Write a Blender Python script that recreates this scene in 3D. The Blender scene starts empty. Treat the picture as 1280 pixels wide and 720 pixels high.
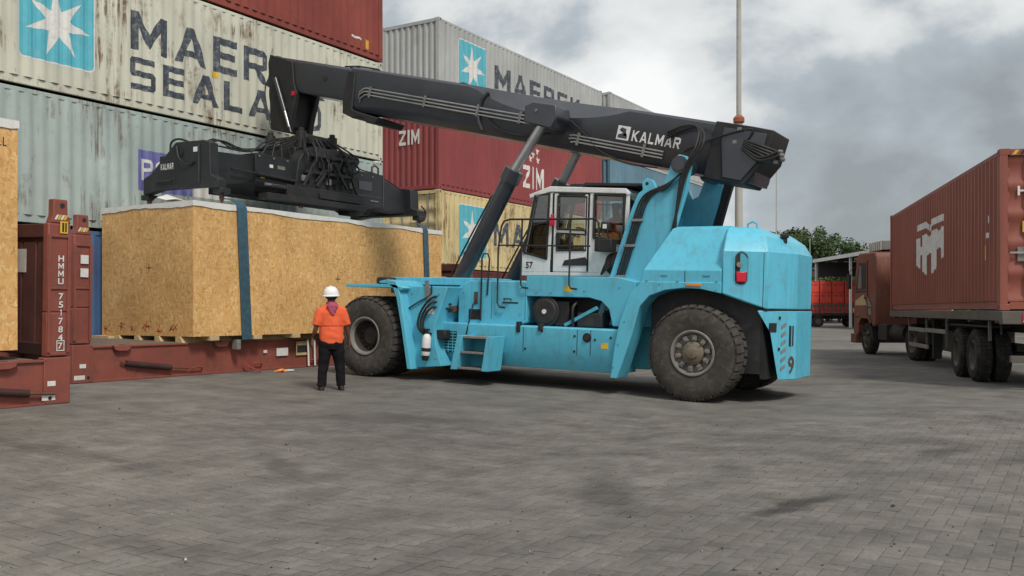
import bpy, bmesh, math, random
from mathutils import Matrix, Vector
random.seed(7)
PI = math.pi
R = math.radians
SC = bpy.context.scene
COL = SC.collection

# ------------------------------------------------------------------ camera, sky, sun, exposure
YAW = R(31.47)                       # camera turned left of the container rows
cam_d = bpy.data.cameras.new('camera'); cam = bpy.data.objects.new('camera', cam_d)
COL.objects.link(cam); SC.camera = cam
cam.location = (0, 0, 1.45); cam.rotation_euler = (R(90), 0, YAW)
cam_d.sensor_width = 36; cam_d.lens = 1160/1280*36; cam_d.shift_y = 28/1280
cam_d.clip_start = .1; cam_d.clip_end = 4000

SUN_EL, SUN_AZ = R(50), R(150)        # azimuth of the sun, clockwise from camera forward
def build_world():
    w = bpy.data.worlds.new('World'); SC.world = w; w.use_nodes = True
    nt = w.node_tree; nt.nodes.clear(); N = nt.nodes.new; L = nt.links.new
    out = N('ShaderNodeOutputWorld'); bg = N('ShaderNodeBackground'); bg.inputs['Strength'].default_value = .1
    sky = N('ShaderNodeTexSky'); sky.sky_type = 'NISHITA'; sky.sun_disc = False
    sky.sun_elevation = SUN_EL; sky.sun_rotation = SUN_ROT; sky.air_density = 1.2; sky.dust_density = 3
    tc = N('ShaderNodeTexCoord')
    mp = N('ShaderNodeMapping'); mp.inputs['Rotation'].default_value = (0, 0, -YAW); mp.inputs['Scale'].default_value = (1, 1, 1.5)
    mp.inputs['Location'].default_value = (1.76, 8.3, 2.93)
    L(tc.outputs['Generated'], mp.inputs['Vector'])
    n1 = N('ShaderNodeTexNoise'); n1.inputs['Scale'].default_value = 2.3; n1.inputs['Detail'].default_value = 7
    n1.inputs['Roughness'].default_value = .53; n1.inputs['Distortion'].default_value = .2
    L(mp.outputs['Vector'], n1.inputs['Vector'])
    cr = N('ShaderNodeValToRGB'); e = cr.color_ramp.elements
    e[0].position = .37; e[0].color = (.25, .275, .29, 1); e[1].position = .60; e[1].color = (.80, .805, .80, 1)
    m = e.new(.46); m.color = (.36, .40, .43, 1); m = e.new(.51); m.color = (.60, .615, .61, 1)
    L(n1.outputs['Fac'], cr.inputs['Fac'])
    sc = N('ShaderNodeVectorMath'); sc.operation = 'SCALE'; sc.inputs['Scale'].default_value = 7.2
    L(cr.outputs['Color'], sc.inputs[0])
    mix = N('ShaderNodeMixRGB'); mix.inputs['Fac'].default_value = .95
    L(sky.outputs['Color'], mix.inputs['Color1']); L(sc.outputs['Vector'], mix.inputs['Color2'])
    L(mix.outputs['Color'], bg.inputs['Color']); L(bg.outputs['Background'], out.inputs['Surface'])
# world direction of the sun (the camera looks along +Y turned left by YAW)
SUN_DIR = Matrix.Rotation(YAW, 3, 'Z') @ Vector((math.sin(SUN_AZ)*math.cos(SUN_EL), math.cos(SUN_AZ)*math.cos(SUN_EL), math.sin(SUN_EL)))
SUN_ROT = math.atan2(SUN_DIR.x, SUN_DIR.y)
build_world()
sun_d = bpy.data.lights.new('sun', 'SUN'); sun_d.energy = 1.45; sun_d.angle = R(12); sun_d.color = (1, .95, .87)
sun = bpy.data.objects.new('sun', sun_d); COL.objects.link(sun); sun.location = (30, -20, 40)
sun.rotation_euler = SUN_DIR.to_track_quat('Z', 'Y').to_euler()
SC.view_settings.view_transform = 'Standard'; SC.view_settings.look = 'None'
SC.view_settings.exposure = .78; SC.view_settings.gamma = 1
SC.render.engine = 'CYCLES'

# ------------------------------------------------------------------ materials
MATS = {}
def node_mat(name):
    m = bpy.data.materials.new(name); m.use_nodes = True
    nt = m.node_tree; b = nt.nodes['Principled BSDF']
    return m, nt, b, nt.nodes.new, nt.links.new
def ramp(N, pos):
    cr = N('ShaderNodeValToRGB'); el = cr.color_ramp.elements
    el[0].position, el[0].color = pos[0][0], pos[0][1]; el[1].position, el[1].color = pos[-1][0], pos[-1][1]
    for p, c in pos[1:-1]:
        x = el.new(p); x.color = c
    return cr
def g(v): return (v, v, v, 1)
def c4(c): return (c[0], c[1], c[2], 1)
def noise(N, L, vec, scale, detail=4, rough=.55, dist=0):
    n = N('ShaderNodeTexNoise'); n.inputs['Scale'].default_value = scale; n.inputs['Detail'].default_value = detail
    n.inputs['Roughness'].default_value = rough; n.inputs['Distortion'].default_value = dist
    if vec is not None: L(vec, n.inputs['Vector'])
    return n
def mapping(N, L, vec, sc, loc=(0, 0, 0)):
    m = N('ShaderNodeMapping'); m.inputs['Scale'].default_value = sc; m.inputs['Location'].default_value = loc
    L(vec, m.inputs['Vector']); return m
def mixc(N, L, fac, a, b, mode='MIX'):
    m = N('ShaderNodeMixRGB'); m.blend_type = mode
    for s, v in (('Fac', fac), ('Color1', a), ('Color2', b)):
        if isinstance(v, (int, float)): m.inputs[s].default_value = v
        elif isinstance(v, tuple): m.inputs[s].default_value = v
        else: L(v, m.inputs[s])
    return m
def paint(name, col, rough=.5, metal=0, var=.18, scale=2.5, dirt=(.16, .13, .10), dirt_amt=.25, bump=.0, seed=0, streak=.0, spec=.5, coat=0):
    """painted or plain surface: mottled colour, patches of dirt, vertical grime streaks, fine relief"""
    m, nt, b, N, L = node_mat(name)
    tc = N('ShaderNodeTexCoord'); v = tc.outputs['Object']
    v0 = mapping(N, L, v, (1, 1, 1), (seed*3.7, seed*1.9, seed*2.3)).outputs[0]
    n1 = noise(N, L, v0, scale, 5)
    r1 = ramp(N, [(.3, c4([x*(1-var) for x in col])), (.7, c4([min(1, x*(1+var)) for x in col]))])
    L(n1.outputs['Fac'], r1.inputs['Fac'])
    n2 = noise(N, L, v0, scale*2.7, 8, .68, .4)
    r2 = ramp(N, [(.5, g(0)), (.72, g(1))]); L(n2.outputs['Fac'], r2.inputs['Fac'])
    mu = N('ShaderNodeMath'); mu.operation = 'MULTIPLY'; mu.inputs[1].default_value = dirt_amt; L(r2.outputs['Color'], mu.inputs[0])
    o = mixc(N, L, mu.outputs[0], r1.outputs['Color'], c4(dirt)).outputs['Color']
    if streak:
        ms = mapping(N, L, v0, (9, 9, .55))
        n3 = noise(N, L, ms.outputs[0], 1.6, 5, .6)
        r3 = ramp(N, [(.52, g(0)), (.74, g(1))]); L(n3.outputs['Fac'], r3.inputs['Fac'])
        mu2 = N('ShaderNodeMath'); mu2.operation = 'MULTIPLY'; mu2.inputs[1].default_value = streak; L(r3.outputs['Color'], mu2.inputs[0])
        o = mixc(N, L, mu2.outputs[0], o, c4([x*.6 for x in dirt])).outputs['Color']
    L(o, b.inputs['Base Color'])
    b.inputs['Metallic'].default_value = metal
    b.inputs['Specular IOR Level'].default_value = spec
    if coat: b.inputs['Coat Weight'].default_value = coat; b.inputs['Coat Roughness'].default_value = .22
    rr = N('ShaderNodeMapRange'); rr.inputs['To Min'].default_value = max(.05, rough-.1); rr.inputs['To Max'].default_value = min(1, rough+.18)
    L(n2.outputs['Fac'], rr.inputs['Value']); L(rr.outputs[0], b.inputs['Roughness'])
    if bump:
        bp_ = N('ShaderNodeBump'); bp_.inputs['Strength'].default_value = bump; bp_.inputs['Distance'].default_value = .01
        L(n2.outputs['Fac'], bp_.inputs['Height']); L(bp_.outputs[0], b.inputs['Normal'])
    MATS[name] = m; return m
def steel_box(name, col, rust=.3, fade=.2, seed=0, rcol=(.13, .055, .022), rough=.55, th=.50):
    """weathered container paint: chalky fading, run-down rust streaks and chips"""
    m, nt, b, N, L = node_mat(name)
    tc = N('ShaderNodeTexCoord')
    v = mapping(N, L, tc.outputs['Object'], (1, 1, 1), (seed*5.3, seed*2.1, seed*3.9)).outputs[0]
    n1 = noise(N, L, v, .55, 5, .6)
    lo = [x*(1-fade) for x in col]; hi = [min(1, x*(1+fade)+.02*fade) for x in col]
    r1 = ramp(N, [(.32, c4(lo)), (.68, c4(hi))]); L(n1.outputs['Fac'], r1.inputs['Fac'])
    # grime running down
    ms = mapping(N, L, v, (3.2, 3.2, .22)); n2 = noise(N, L, ms.outputs[0], 1.7, 6, .62)
    r2 = ramp(N, [(.48, g(0)), (.72, g(1))]); L(n2.outputs['Fac'], r2.inputs['Fac'])
    mg = N('ShaderNodeMath'); mg.operation = 'MULTIPLY'; mg.inputs[1].default_value = .35; L(r2.outputs['Color'], mg.inputs[0])
    o = mixc(N, L, mg.outputs[0], r1.outputs['Color'], c4([x*.55 for x in col])).outputs['Color']
    # rust: patches x streaks
    n3 = noise(N, L, v, .9, 6, .7, .3); r3 = ramp(N, [(.50, g(0)), (.62, g(1))]); L(n3.outputs['Fac'], r3.inputs['Fac'])
    mr = mapping(N, L, v, (5.5, 5.5, .45)); n4 = noise(N, L, mr.outputs[0], 2.1, 7, .68, .2)
    r4 = ramp(N, [(th, g(0)), (th+.10, g(1))]); L(n4.outputs['Fac'], r4.inputs['Fac'])
    mm = N('ShaderNodeMath'); mm.operation = 'MULTIPLY'; L(r3.outputs['Color'], mm.inputs[0]); L(r4.outputs['Color'], mm.inputs[1])
    n5 = noise(N, L, v, 7, 8, .7, .3); r5 = ramp(N, [(.67, g(0)), (.70, g(1))]); L(n5.outputs['Fac'], r5.inputs['Fac'])
    mx = N('ShaderNodeMath'); mx.operation = 'MAXIMUM'; L(mm.outputs[0], mx.inputs[0]); L(r5.outputs['Color'], mx.inputs[1])
    ma = N('ShaderNodeMath'); ma.operation = 'MULTIPLY'; ma.inputs[1].default_value = rust; L(mx.outputs[0], ma.inputs[0])
    o = mixc(N, L, ma.outputs[0], o, c4(rcol)).outputs['Color']
    L(o, b.inputs['Base Color'])
    b.inputs['Roughness'].default_value = rough; b.inputs['Specular IOR Level'].default_value = .35
    bp_ = N('ShaderNodeBump'); bp_.inputs['Strength'].default_value = .25; bp_.inputs['Distance'].default_value = .02
    n6 = noise(N, L, v, 1.6, 3, .5); L(n6.outputs['Fac'], bp_.inputs['Height']); L(bp_.outputs[0], b.inputs['Normal'])
    MATS[name] = m; return m
def osb(name, seed=0, tint=1.0):
    m, nt, b, N, L = node_mat(name)
    tc = N('ShaderNodeTexCoord')
    v = mapping(N, L, tc.outputs['Object'], (1, 1, 1), (seed*4.1, seed*2.7, seed)).outputs[0]
    nd = noise(N, L, v, 6, 2); ad = N('ShaderNodeVectorMath'); ad.operation = 'MULTIPLY_ADD'
    ad.inputs[1].default_value = (.16, .16, .16); L(nd.outputs['Color'], ad.inputs[0]); L(v, ad.inputs[2])
    cols = []
    for sc, sx in ((1, (34, 34, 10)), (1, (12, 12, 30))):
        mp = mapping(N, L, ad.outputs[0], sx)
        vo = N('ShaderNodeTexVoronoi'); vo.inputs['Scale'].default_value = 1; L(mp.outputs[0], vo.inputs['Vector']); cols.append(vo)
    sep = N('ShaderNodeSeparateColor'); L(cols[0].outputs['Color'], sep.inputs[0])
    sep2 = N('ShaderNodeSeparateColor'); L(cols[1].outputs['Color'], sep2.inputs[0])
    gt = N('ShaderNodeMath'); gt.operation = 'GREATER_THAN'; gt.inputs[1].default_value = .55; L(sep.outputs[1], gt.inputs[0])
    pick = mixc(N, L, gt.outputs[0], sep.outputs[0], sep2.outputs[0])
    t = tint
    cr = ramp(N, [(0, (.56*t, .30*t, .10*t, 1)), (.25, (.69*t, .40*t, .15*t, 1)), (.75, (.75*t, .455*t, .18*t, 1)), (1, (.82*t, .57*t, .28*t, 1))])
    L(pick.outputs['Color'], cr.inputs['Fac'])
    n2 = noise(N, L, v, 1.1, 5, .6); r2 = ramp(N, [(.3, (.80, .78, .75, 1)), (.7, g(1.05))]); L(n2.outputs['Fac'], r2.inputs['Fac'])
    o = mixc(N, L, 1.0, cr.outputs['Color'], r2.outputs['Color'], 'MULTIPLY').outputs['Color']
    L(o, b.inputs['Base Color']); b.inputs['Roughness'].default_value = .62; b.inputs['Specular IOR Level'].default_value = .3
    bp_ = N('ShaderNodeBump'); bp_.inputs['Strength'].default_value = .3; bp_.inputs['Distance'].default_value = .003
    L(pick.outputs['Color'], bp_.inputs['Height']); L(bp_.outputs[0], b.inputs['Normal'])
    MATS[name] = m; return m
def glass_mat(name, tint=(.55, .6, .6), refl=.12):
    m = bpy.data.materials.new(name); m.use_nodes = True; nt = m.node_tree; nt.nodes.clear()
    N = nt.nodes.new; L = nt.links.new
    o = N('ShaderNodeOutputMaterial'); mx = N('ShaderNodeMixShader'); t = N('ShaderNodeBsdfTransparent'); gl = N('ShaderNodeBsdfGlossy')
    t.inputs['Color'].default_value = c4(tint); gl.inputs['Roughness'].default_value = .03
    fr = N('ShaderNodeFresnel'); fr.inputs['IOR'].default_value = 1.5
    ad = N('ShaderNodeMath'); ad.operation = 'ADD'; ad.inputs[1].default_value = refl; ad.use_clamp = True
    L(fr.outputs[0], ad.inputs[0]); L(ad.outputs[0], mx.inputs[0]); L(t.outputs[0], mx.inputs[1]); L(gl.outputs[0], mx.inputs[2]); L(mx.outputs[0], o.inputs['Surface'])
    MATS[name] = m; return m
def lamp_mat(name, col, e=1.5):
    m, nt, b, N, L = node_mat(name)
    b.inputs['Base Color'].default_value = c4(col); b.inputs['Roughness'].default_value = .25
    if e: b.inputs['Emission Color'].default_value = c4(col); b.inputs['Emission Strength'].default_value = e
    MATS[name] = m; return m

# ------------------------------------------------------------------ mesh builder
class MB:
    def __init__(s): s.v = []; s.f = []
    def add(s, vs, fs):
        o = len(s.v); s.v += [tuple(p) for p in vs]; s.f += [tuple(i+o for i in f) for f in fs]; return s
    def box(s, x0, x1, y0, y1, z0, z1):
        return s.add([(x0,y0,z0),(x1,y0,z0),(x1,y1,z0),(x0,y1,z0),(x0,y0,z1),(x1,y0,z1),(x1,y1,z1),(x0,y1,z1)],
                     [(0,3,2,1),(4,5,6,7),(0,1,5,4),(1,2,6,5),(2,3,7,6),(3,0,4,7)])
    def obox(s, c, d, rot):
        """box of half sizes d at c, turned by a 3x3 matrix"""
        c = Vector(c)
        vs = [c + rot @ Vector((sx*d[0], sy*d[1], sz*d[2])) for sz in (-1,1) for sx, sy in ((-1,-1),(1,-1),(1,1),(-1,1))]
        return s.add(vs, [(0,3,2,1),(4,5,6,7),(0,1,5,4),(1,2,6,5),(2,3,7,6),(3,0,4,7)])
    def bar(s, p0, p1, w, hgt, up=(0,0,1)):
        """rectangular bar from p0 to p1"""
        p0, p1 = Vector(p0), Vector(p1); d = (p1-p0); ln = d.length; d.normalize()
        u = Vector(up); sd = d.cross(u)
        if sd.length < 1e-4: sd = d.cross(Vector((1,0,0)))
        sd.normalize(); u = sd.cross(d)
        return s.obox((p0+p1)/2, (ln/2, w/2, hgt/2), Matrix((d, sd, u)).transposed())
    def prism(s, pts, lo, hi, axis):
        """2D outline extruded along an axis: 'x' (y,z) 'y' (x,z) 'z' (x,y); lo/hi numbers"""
        n = len(pts)
        def P(a, b, k): return (k,a,b) if axis == 'x' else ((a,k,b) if axis == 'y' else (a,b,k))
        vs = [P(a,b,lo) for a,b in pts] + [P(a,b,hi) for a,b in pts]
        return s.add(vs, [tuple(range(n))[::-1], tuple(range(n, 2*n))] + [(i,(i+1)%n,(i+1)%n+n,i+n) for i in range(n)])
    def loft(s, rings, cap=True, closed=True):
        n = len(rings[0]); vs = [p for r in rings for p in r]; fs = []
        for k in range(len(rings)-1):
            for i in range(n if closed else n-1):
                j = (i+1) % n; fs.append((k*n+i, k*n+j, (k+1)*n+j, (k+1)*n+i))
        if cap and closed: fs.append(tuple(range(n))[::-1]); fs.append(tuple((len(rings)-1)*n+i for i in range(n)))
        return s.add(vs, fs)
    def cyl(s, p0, p1, r0, r1=None, n=14):
        r1 = r0 if r1 is None else r1
        p0, p1 = Vector(p0), Vector(p1); d = (p1-p0).normalized()
        a = d.cross(Vector((0,0,1)));
        if a.length < 1e-3: a = Vector((1,0,0))
        a.normalize(); b = d.cross(a)
        ring = lambda c, r: [c + a*(r*math.cos(2*PI*i/n)) + b*(r*math.sin(2*PI*i/n)) for i in range(n)]
        return s.loft([ring(p0, r0), ring(p1, r1)])
    def lathe(s, prof, c, axis, n=32, close=True):
        """prof: (radius, height along axis)"""
        ax = Vector(axis).normalized(); a = ax.cross(Vector((0,0,1)))
        if a.length < 1e-3: a = Vector((1,0,0))
        a.normalize(); b = ax.cross(a); c = Vector(c)
        rings = [[c + ax*hh + a*(r*math.cos(2*PI*i/n)) + b*(r*math.sin(2*PI*i/n)) for i in range(n)] for r, hh in prof]
        return s.loft(rings, cap=close)
    def tube(s, pts, r, n=7):
        pts = [Vector(p) for p in pts]; rings = []; a = None
        for i, p in enumerate(pts):
            d = (pts[min(i+1, len(pts)-1)] - pts[max(i-1, 0)]).normalized()
            if a is None:
                a = d.cross(Vector((0,0,1)))
                if a.length < 1e-3: a = d.cross(Vector((1,0,0)))
            a = a - d*a.dot(d); a.normalize(); b = d.cross(a)
            rr = r[i] if isinstance(r, (list, tuple)) else r
            rings.append([p + a*(rr*math.cos(2*PI*k/n)) + b*(rr*math.sin(2*PI*k/n)) for k in range(n)])
        return s.loft(rings)
    def mesh(s, name, sharp=38):
        me = bpy.data.meshes.new(name); me.from_pydata(s.v, [], s.f)
        bm = bmesh.new(); bm.from_mesh(me)
        bmesh.ops.recalc_face_normals(bm, faces=bm.faces)
        lim = R(sharp)
        for f in bm.faces: f.smooth = True
        for e in bm.edges:
            e.smooth = len(e.link_faces) == 2 and e.calc_face_angle(9) < lim
        bm.to_mesh(me); bm.free(); return me
    def build(s, name, mat, parent=None, bevel=0, label=None, seg=2, sharp=38):
        me = s.mesh(name, sharp); o = bpy.data.objects.new(name, me); COL.objects.link(o)
        me.materials.append(MATS[mat] if isinstance(mat, str) else mat)
        if parent: o.parent = parent
        if bevel:
            b = o.modifiers.new('edge', 'BEVEL'); b.width = bevel; b.segments = seg; b.limit_method = 'ANGLE'; b.angle_limit = R(35); b.harden_normals = False
        if label: o['label'] = label
        return o
def curve_pts(pts, n=6):
    """Catmull-Rom through the points"""
    P = [Vector(p) for p in pts]; out = []
    for i in range(len(P)-1):
        p0 = P[max(i-1,0)]; p1 = P[i]; p2 = P[i+1]; p3 = P[min(i+2,len(P)-1)]
        for k in range(n):
            t = k/n
            out.append(.5*((2*p1)+(p2-p0)*t+(2*p0-5*p1+4*p2-p3)*t*t+(3*p1-p0-3*p2+p3)*t**3))
    out.append(P[-1]); return out
def tag(o, label, cat, group=None, kind=None):
    if label: o['label'] = label
    if cat: o['category'] = cat
    if group: o['group'] = group
    if kind: o['kind'] = kind
    return o
def thing(name, label, cat, loc=(0,0,0), rotz=0, group=None, mat=None):
    o = bpy.data.objects.new(name, None); COL.objects.link(o); o.empty_display_size = .2
    if mat is not None: o.matrix_world = mat
    else: o.location = loc; o.rotation_euler = (0,0,rotz)
    return tag(o, label, cat, group)
def share(name, me, mat, parent, loc=(0,0,0), rot=(0,0,0), scale=(1,1,1)):
    o = bpy.data.objects.new(name, me); COL.objects.link(o); o.parent = parent
    if not me.materials: me.materials.append(MATS[mat])
    o.location = loc; o.rotation_euler = rot; o.scale = scale; return o
def copy_tree(o, parent=None):
    c = o.copy(); COL.objects.link(c); c.parent = parent
    for ch in list(o.children): copy_tree(ch, c)
    return c
# ---- flat print: outlines in 2D, laid on a plane or pressed into corrugations
def text_bm(txt, w, hgt, bold=.02, spacing=1.0):
    if all(ch in GLYPH for ch in txt):
        x = 0; polys = []
        for ch in txt:
            gw, ps = GLYPH[ch]; polys += [[(x+a*gw, b) for a, b in p] for p in ps]; x += gw+.24*spacing
        x -= .24*spacing
        return poly_bm([[(a/x*w, b*hgt) for a, b in p] for p in polys])
    cu = bpy.data.curves.new('t', 'FONT'); cu.body = txt; cu.size = 1; cu.offset = bold; cu.resolution_u = 3; cu.space_character = spacing
    o = bpy.data.objects.new('t', cu); COL.objects.link(o)
    dg = bpy.context.evaluated_depsgraph_get(); me = bpy.data.meshes.new_from_object(o.evaluated_get(dg))
    bpy.data.objects.remove(o); bm = bmesh.new(); bm.from_mesh(me); bpy.data.meshes.remove(me); bpy.data.curves.remove(cu)
    xs = [v.co.x for v in bm.verts]; ys = [v.co.y for v in bm.verts]
    for v in bm.verts:
        v.co.x = (v.co.x-min(xs))/(max(xs)-min(xs))*w; v.co.y = (v.co.y-min(ys))/(max(ys)-min(ys))*hgt; v.co.z = 0
    return bm
def _b(x0, x1, y0, y1): return [(x0, y0), (x1, y0), (x1, y1), (x0, y1)]
GLYPH = {   # heavy block capitals: (width, non-overlapping outlines)
 'M': (1.12, [_b(0, .2, 0, 1), _b(.8, 1, 0, 1), [(.2, 1), (.2, .60), (.5, .08), (.5, .47)], [(.5, .47), (.5, .08), (.8, .60), (.8, 1)]]),
 'A': (1.05, [[(0, 0), (.22, 0), (.5, .72), (.5, 1), (.38, 1)], [(1, 0), (.62, 1), (.5, 1), (.5, .72), (.78, 0)], [(.30, .2), (.70, .2), (.632, .37), (.368, .37)]]),
 'E': (.86, [_b(0, .25, 0, 1), _b(.25, .96, 0, .2), _b(.25, .90, .41, .60), _b(.25, .96, .8, 1)]),
 'R': (.95, [_b(0, .22, 0, 1), _b(.22, .74, .8, 1), _b(.22, .74, .38, .56), [(.74, .38), (.96, .47), (.96, .90), (.74, 1)], [(.42, .38), (.68, .38), (1, 0), (.74, 0)]]),
 'S': (.92, [_b(.22, .96, .82, 1), [(0, .5), (.1, .41), (.22, .41), (.22, 1), (.1, 1), (0, .9)], _b(.22, .78, .41, .59), [(1, .5), (.9, .59), (.78, .59), (.78, 0), (.9, 0), (1, .1)], _b(.04, .78, 0, .18)]),
 'K': (.98, [_b(0, .22, 0, 1), [(.22, .36), (.22, .62), (.70, 1), (1, 1), (.46, .55)], [(.46, .55), (.30, .42), (.74, 0), (1.02, 0)]]),
 'L': (.82, [_b(0, .25, 0, 1), _b(.25, .96, 0, .2)]),
 'N': (1.0, [_b(0, .2, 0, 1), _b(.8, 1, 0, 1), [(.2, 1), (.2, .66), (.8, 0), (.8, .34)]]),
 'D': (.98, [_b(0, .22, 0, 1), _b(.22, .66, .82, 1), _b(.22, .66, 0, .18), [(.66, 0), (.9, .06), (1, .24), (1, .76), (.9, .94), (.66, 1), (.66, .82), (.77, .74), (.77, .26), (.66, .18)]]),
 'Z': (.95, [_b(0, 1, .8, 1), _b(0, 1, 0, .2), [(0, .2), (.30, .2), (1, .8), (.70, .8)]]),
 'I': (.27, [_b(0, 1, 0, 1)]),
 'H': (1.0, [_b(0, .23, 0, 1), _b(.77, 1, 0, 1), _b(.23, .77, .4, .6)]),
 'U': (1.0, [_b(0, .23, .1, 1), _b(.77, 1, .1, 1), [(0, .1), (.1, 0), (.9, 0), (1, .1), (.77, .2), (.23, .2)]]),
 '1': (.6, [_b(.5, .9, 0, 1), [(.1, .72), (.5, .85), (.5, 1), (.4, 1), (.1, .86)]]),
}
def poly_bm(polys):
    bm = bmesh.new()
    for p in polys:
        f = bm.faces.new([bm.verts.new((a, b, 0)) for a, b in p])
    bmesh.ops.triangulate(bm, faces=bm.faces); return bm
def star_pts(cx, cy, r1, r2, n=7, rot=PI/2):
    return [(cx+(r1 if i % 2 == 0 else r2)*math.cos(rot+PI*i/n), cy+(r1 if i % 2 == 0 else r2)*math.sin(rot+PI*i/n)) for i in range(2*n)]
def star_tris(cx, cy, r1, r2, n=7, rot=PI/2):
    p = star_pts(cx, cy, r1, r2, n, rot); return [[(cx, cy), p[i], p[(i+1) % (2*n)]] for i in range(2*n)]
def rrect(x0, x1, y0, y1, r=.05):
    out = []
    for cx, cy, a in ((x1-r,y1-r,0),(x0+r,y1-r,90),(x0+r,y0+r,180),(x1-r,y0+r,270)):
        out += [(cx+r*math.cos(R(a+k*22.5)), cy+r*math.sin(R(a+k*22.5))) for k in range(5)]
    return out
def decal(name, bm, mat, parent, org, xd, up, corr=None, lift=.004):
    """lay a 2D mesh: org + x*xd + y*up + normal*lift; corr = (function, breaks) of the coordinate along xd"""
    org, xd, up = Vector(org), Vector(xd), Vector(up); nrm = xd.cross(up)
    if corr:
        fn, brk = corr; off = org.dot(xd)
        lo = min(v.co.x for v in bm.verts); hi = max(v.co.x for v in bm.verts)
        sgn = 1
        for b in brk:
            x = b - off
            if lo < x < hi: bmesh.ops.bisect_plane(bm, geom=bm.verts[:]+bm.edges[:]+bm.faces[:], plane_co=(x,0,0), plane_no=(1,0,0))
    for v in bm.verts:
        p = org + xd*v.co.x + up*v.co.y + nrm*lift
        if corr: p += nrm*corr[0](off + v.co.x)
        v.co = p
    me = bpy.data.meshes.new(name); bm.to_mesh(me); bm.free()
    o = bpy.data.objects.new(name, me); COL.objects.link(o); o.parent = parent; me.materials.append(MATS[mat]); return o

# ------------------------------------------------------------------ palette
CYAN = (.105, .485, .655)
paint('cyan_paint', CYAN, .36, var=.06, dirt=(.13, .24, .26), dirt_amt=.42, scale=1.5, streak=.30, bump=.05)
paint('cyan_deck', (.065, .38, .49), .6, var=.10, dirt=(.12, .15, .15), dirt_amt=.45, scale=2, streak=.1)
paint('boom_black', (.021, .025, .036), .42, var=.25, dirt=(.07, .065, .06), dirt_amt=.28, scale=1.5, streak=.12, coat=.7)
paint('frame_black', (.014, .014, .015), .55, var=.3, dirt=(.06, .05, .042), dirt_amt=.35, scale=2.5)
paint('spreader_black', (.015, .017, .020), .5, var=.3, dirt=(.065, .05, .04), dirt_amt=.30, scale=2.2, streak=.15)
paint('steel', (.42, .42, .42), .3, metal=.85, var=.15, dirt_amt=.3)
paint('pipe_steel', (.36, .36, .36), .38, metal=.6, var=.2, dirt_amt=.3)
paint('rubber_hose', (.012, .012, .012), .55, var=.3, dirt_amt=.2)
paint('tyre_rubber', (.058, .053, .047), .85, var=.25, scale=3, dirt=(.15, .135, .115), dirt_amt=.6, bump=.2, spec=.25)
paint('rim_grey', (.20, .19, .175), .6, var=.2, dirt=(.10, .075, .05), dirt_amt=.6, scale=5)
paint('dish_dark', (.035, .031, .027), .8, var=.3, dirt=(.07, .055, .04), dirt_amt=.5, scale=6)
paint('hub_dirty', (.16, .13, .095), .7, var=.35, dirt=(.06, .04, .03), dirt_amt=.7, scale=7, bump=.3)
paint('cab_white', (.72, .73, .72), .4, var=.06, dirt=(.28, .26, .22), dirt_amt=.35, scale=1.6, streak=.18)
paint('cab_dark', (.02, .02, .022), .6, var=.3, dirt_amt=.2)
paint('seat_red', (.33, .05, .035), .7, var=.2)
paint('white_paint', (.72, .72, .70), .5, var=.06, dirt_amt=.2)
paint('print_white', (.70, .69, .66), .6, var=.08, dirt=(.35, .28, .22), dirt_amt=.45, scale=3)
paint('print_navy', (.045, .055, .075), .6, var=.2, dirt=(.45, .46, .42), dirt_amt=.5, scale=3.5)
paint('print_star_blue', (.085, .43, .53), .6, var=.08, dirt=(.38, .46, .45), dirt_amt=.4, scale=3)
paint('print_violet', (.13, .13, .36), .6, var=.12, dirt=(.34, .36, .42), dirt_amt=.4, scale=3)
paint('print_yellow', (.70, .44, .03), .55, var=.1, dirt_amt=.3)
paint('print_black', (.02, .02, .02), .6)
paint('tail_red', (.55, .01, .04), .3, var=.1, dirt_amt=.1)
paint('orange_lens', (.75, .22, .02), .3, var=.1, dirt_amt=.1)
paint('rack_red', (.25, .068, .048), .6, var=.14, scale=1.4, dirt=(.10, .05, .035), dirt_amt=.55, streak=.2)
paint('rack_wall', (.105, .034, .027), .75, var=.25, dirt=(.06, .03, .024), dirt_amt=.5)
paint('rack_dark', (.045, .016, .013), .7, var=.25, dirt=(.05, .035, .028), dirt_amt=.5)
paint('rack_deck', (.15, .11, .08), .85, var=.25, scale=4, dirt=(.22, .19, .16), dirt_amt=.5, bump=.2)
paint('timber', (.52, .40, .22), .75, var=.15, scale=5, dirt=(.20, .14, .08), dirt_amt=.3, bump=.1)
paint('tarp_white', (.70, .69, .66), .55, var=.06, dirt=(.42, .38, .32), dirt_amt=.4, scale=2, bump=.1)
paint('sling_blue', (.03, .08, .115), .8, var=.25, scale=9, dirt=(.12, .16, .17), dirt_amt=.5, bump=.15)
paint('stencil_red', (.50, .10, .06), .8, var=.2)
paint('iron_rust', (.11, .055, .035), .8, var=.3, dirt=(.05, .03, .02), dirt_amt=.6, scale=6, bump=.2)
steel_box('box_pale_green', (.38, .45, .43), .7, .16, 1, th=.48)
steel_box('box_cream_grey', (.60, .595, .49), .9, .12, 2, th=.47)
steel_box('box_red', (.25, .052, .038), .35, .2, 3)
steel_box('box_maroon', (.275, .058, .058), .2, .12, 4)
steel_box('box_light_grey', (.42, .43, .42), .3, .1, 5)
steel_box('box_yellow_cream', (.64, .52, .27), .85, .14, 6, th=.46)
steel_box('box_blue', (.085, .16, .32), .4, .2, 7)
steel_box('box_teal_blue', (.13, .24, .31), .25, .15, 8)
steel_box('box_orange_red', (.45, .07, .035), .3, .15, 9)
steel_box('box_brown_red', (.265, .080, .056), .3, .14, 10)
steel_box('box_dark_red', (.12, .025, .022), .45, .2, 11)
steel_box('truck_brown', (.20, .07, .045), .6, .22, 12, rcol=(.22, .15, .11))
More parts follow.
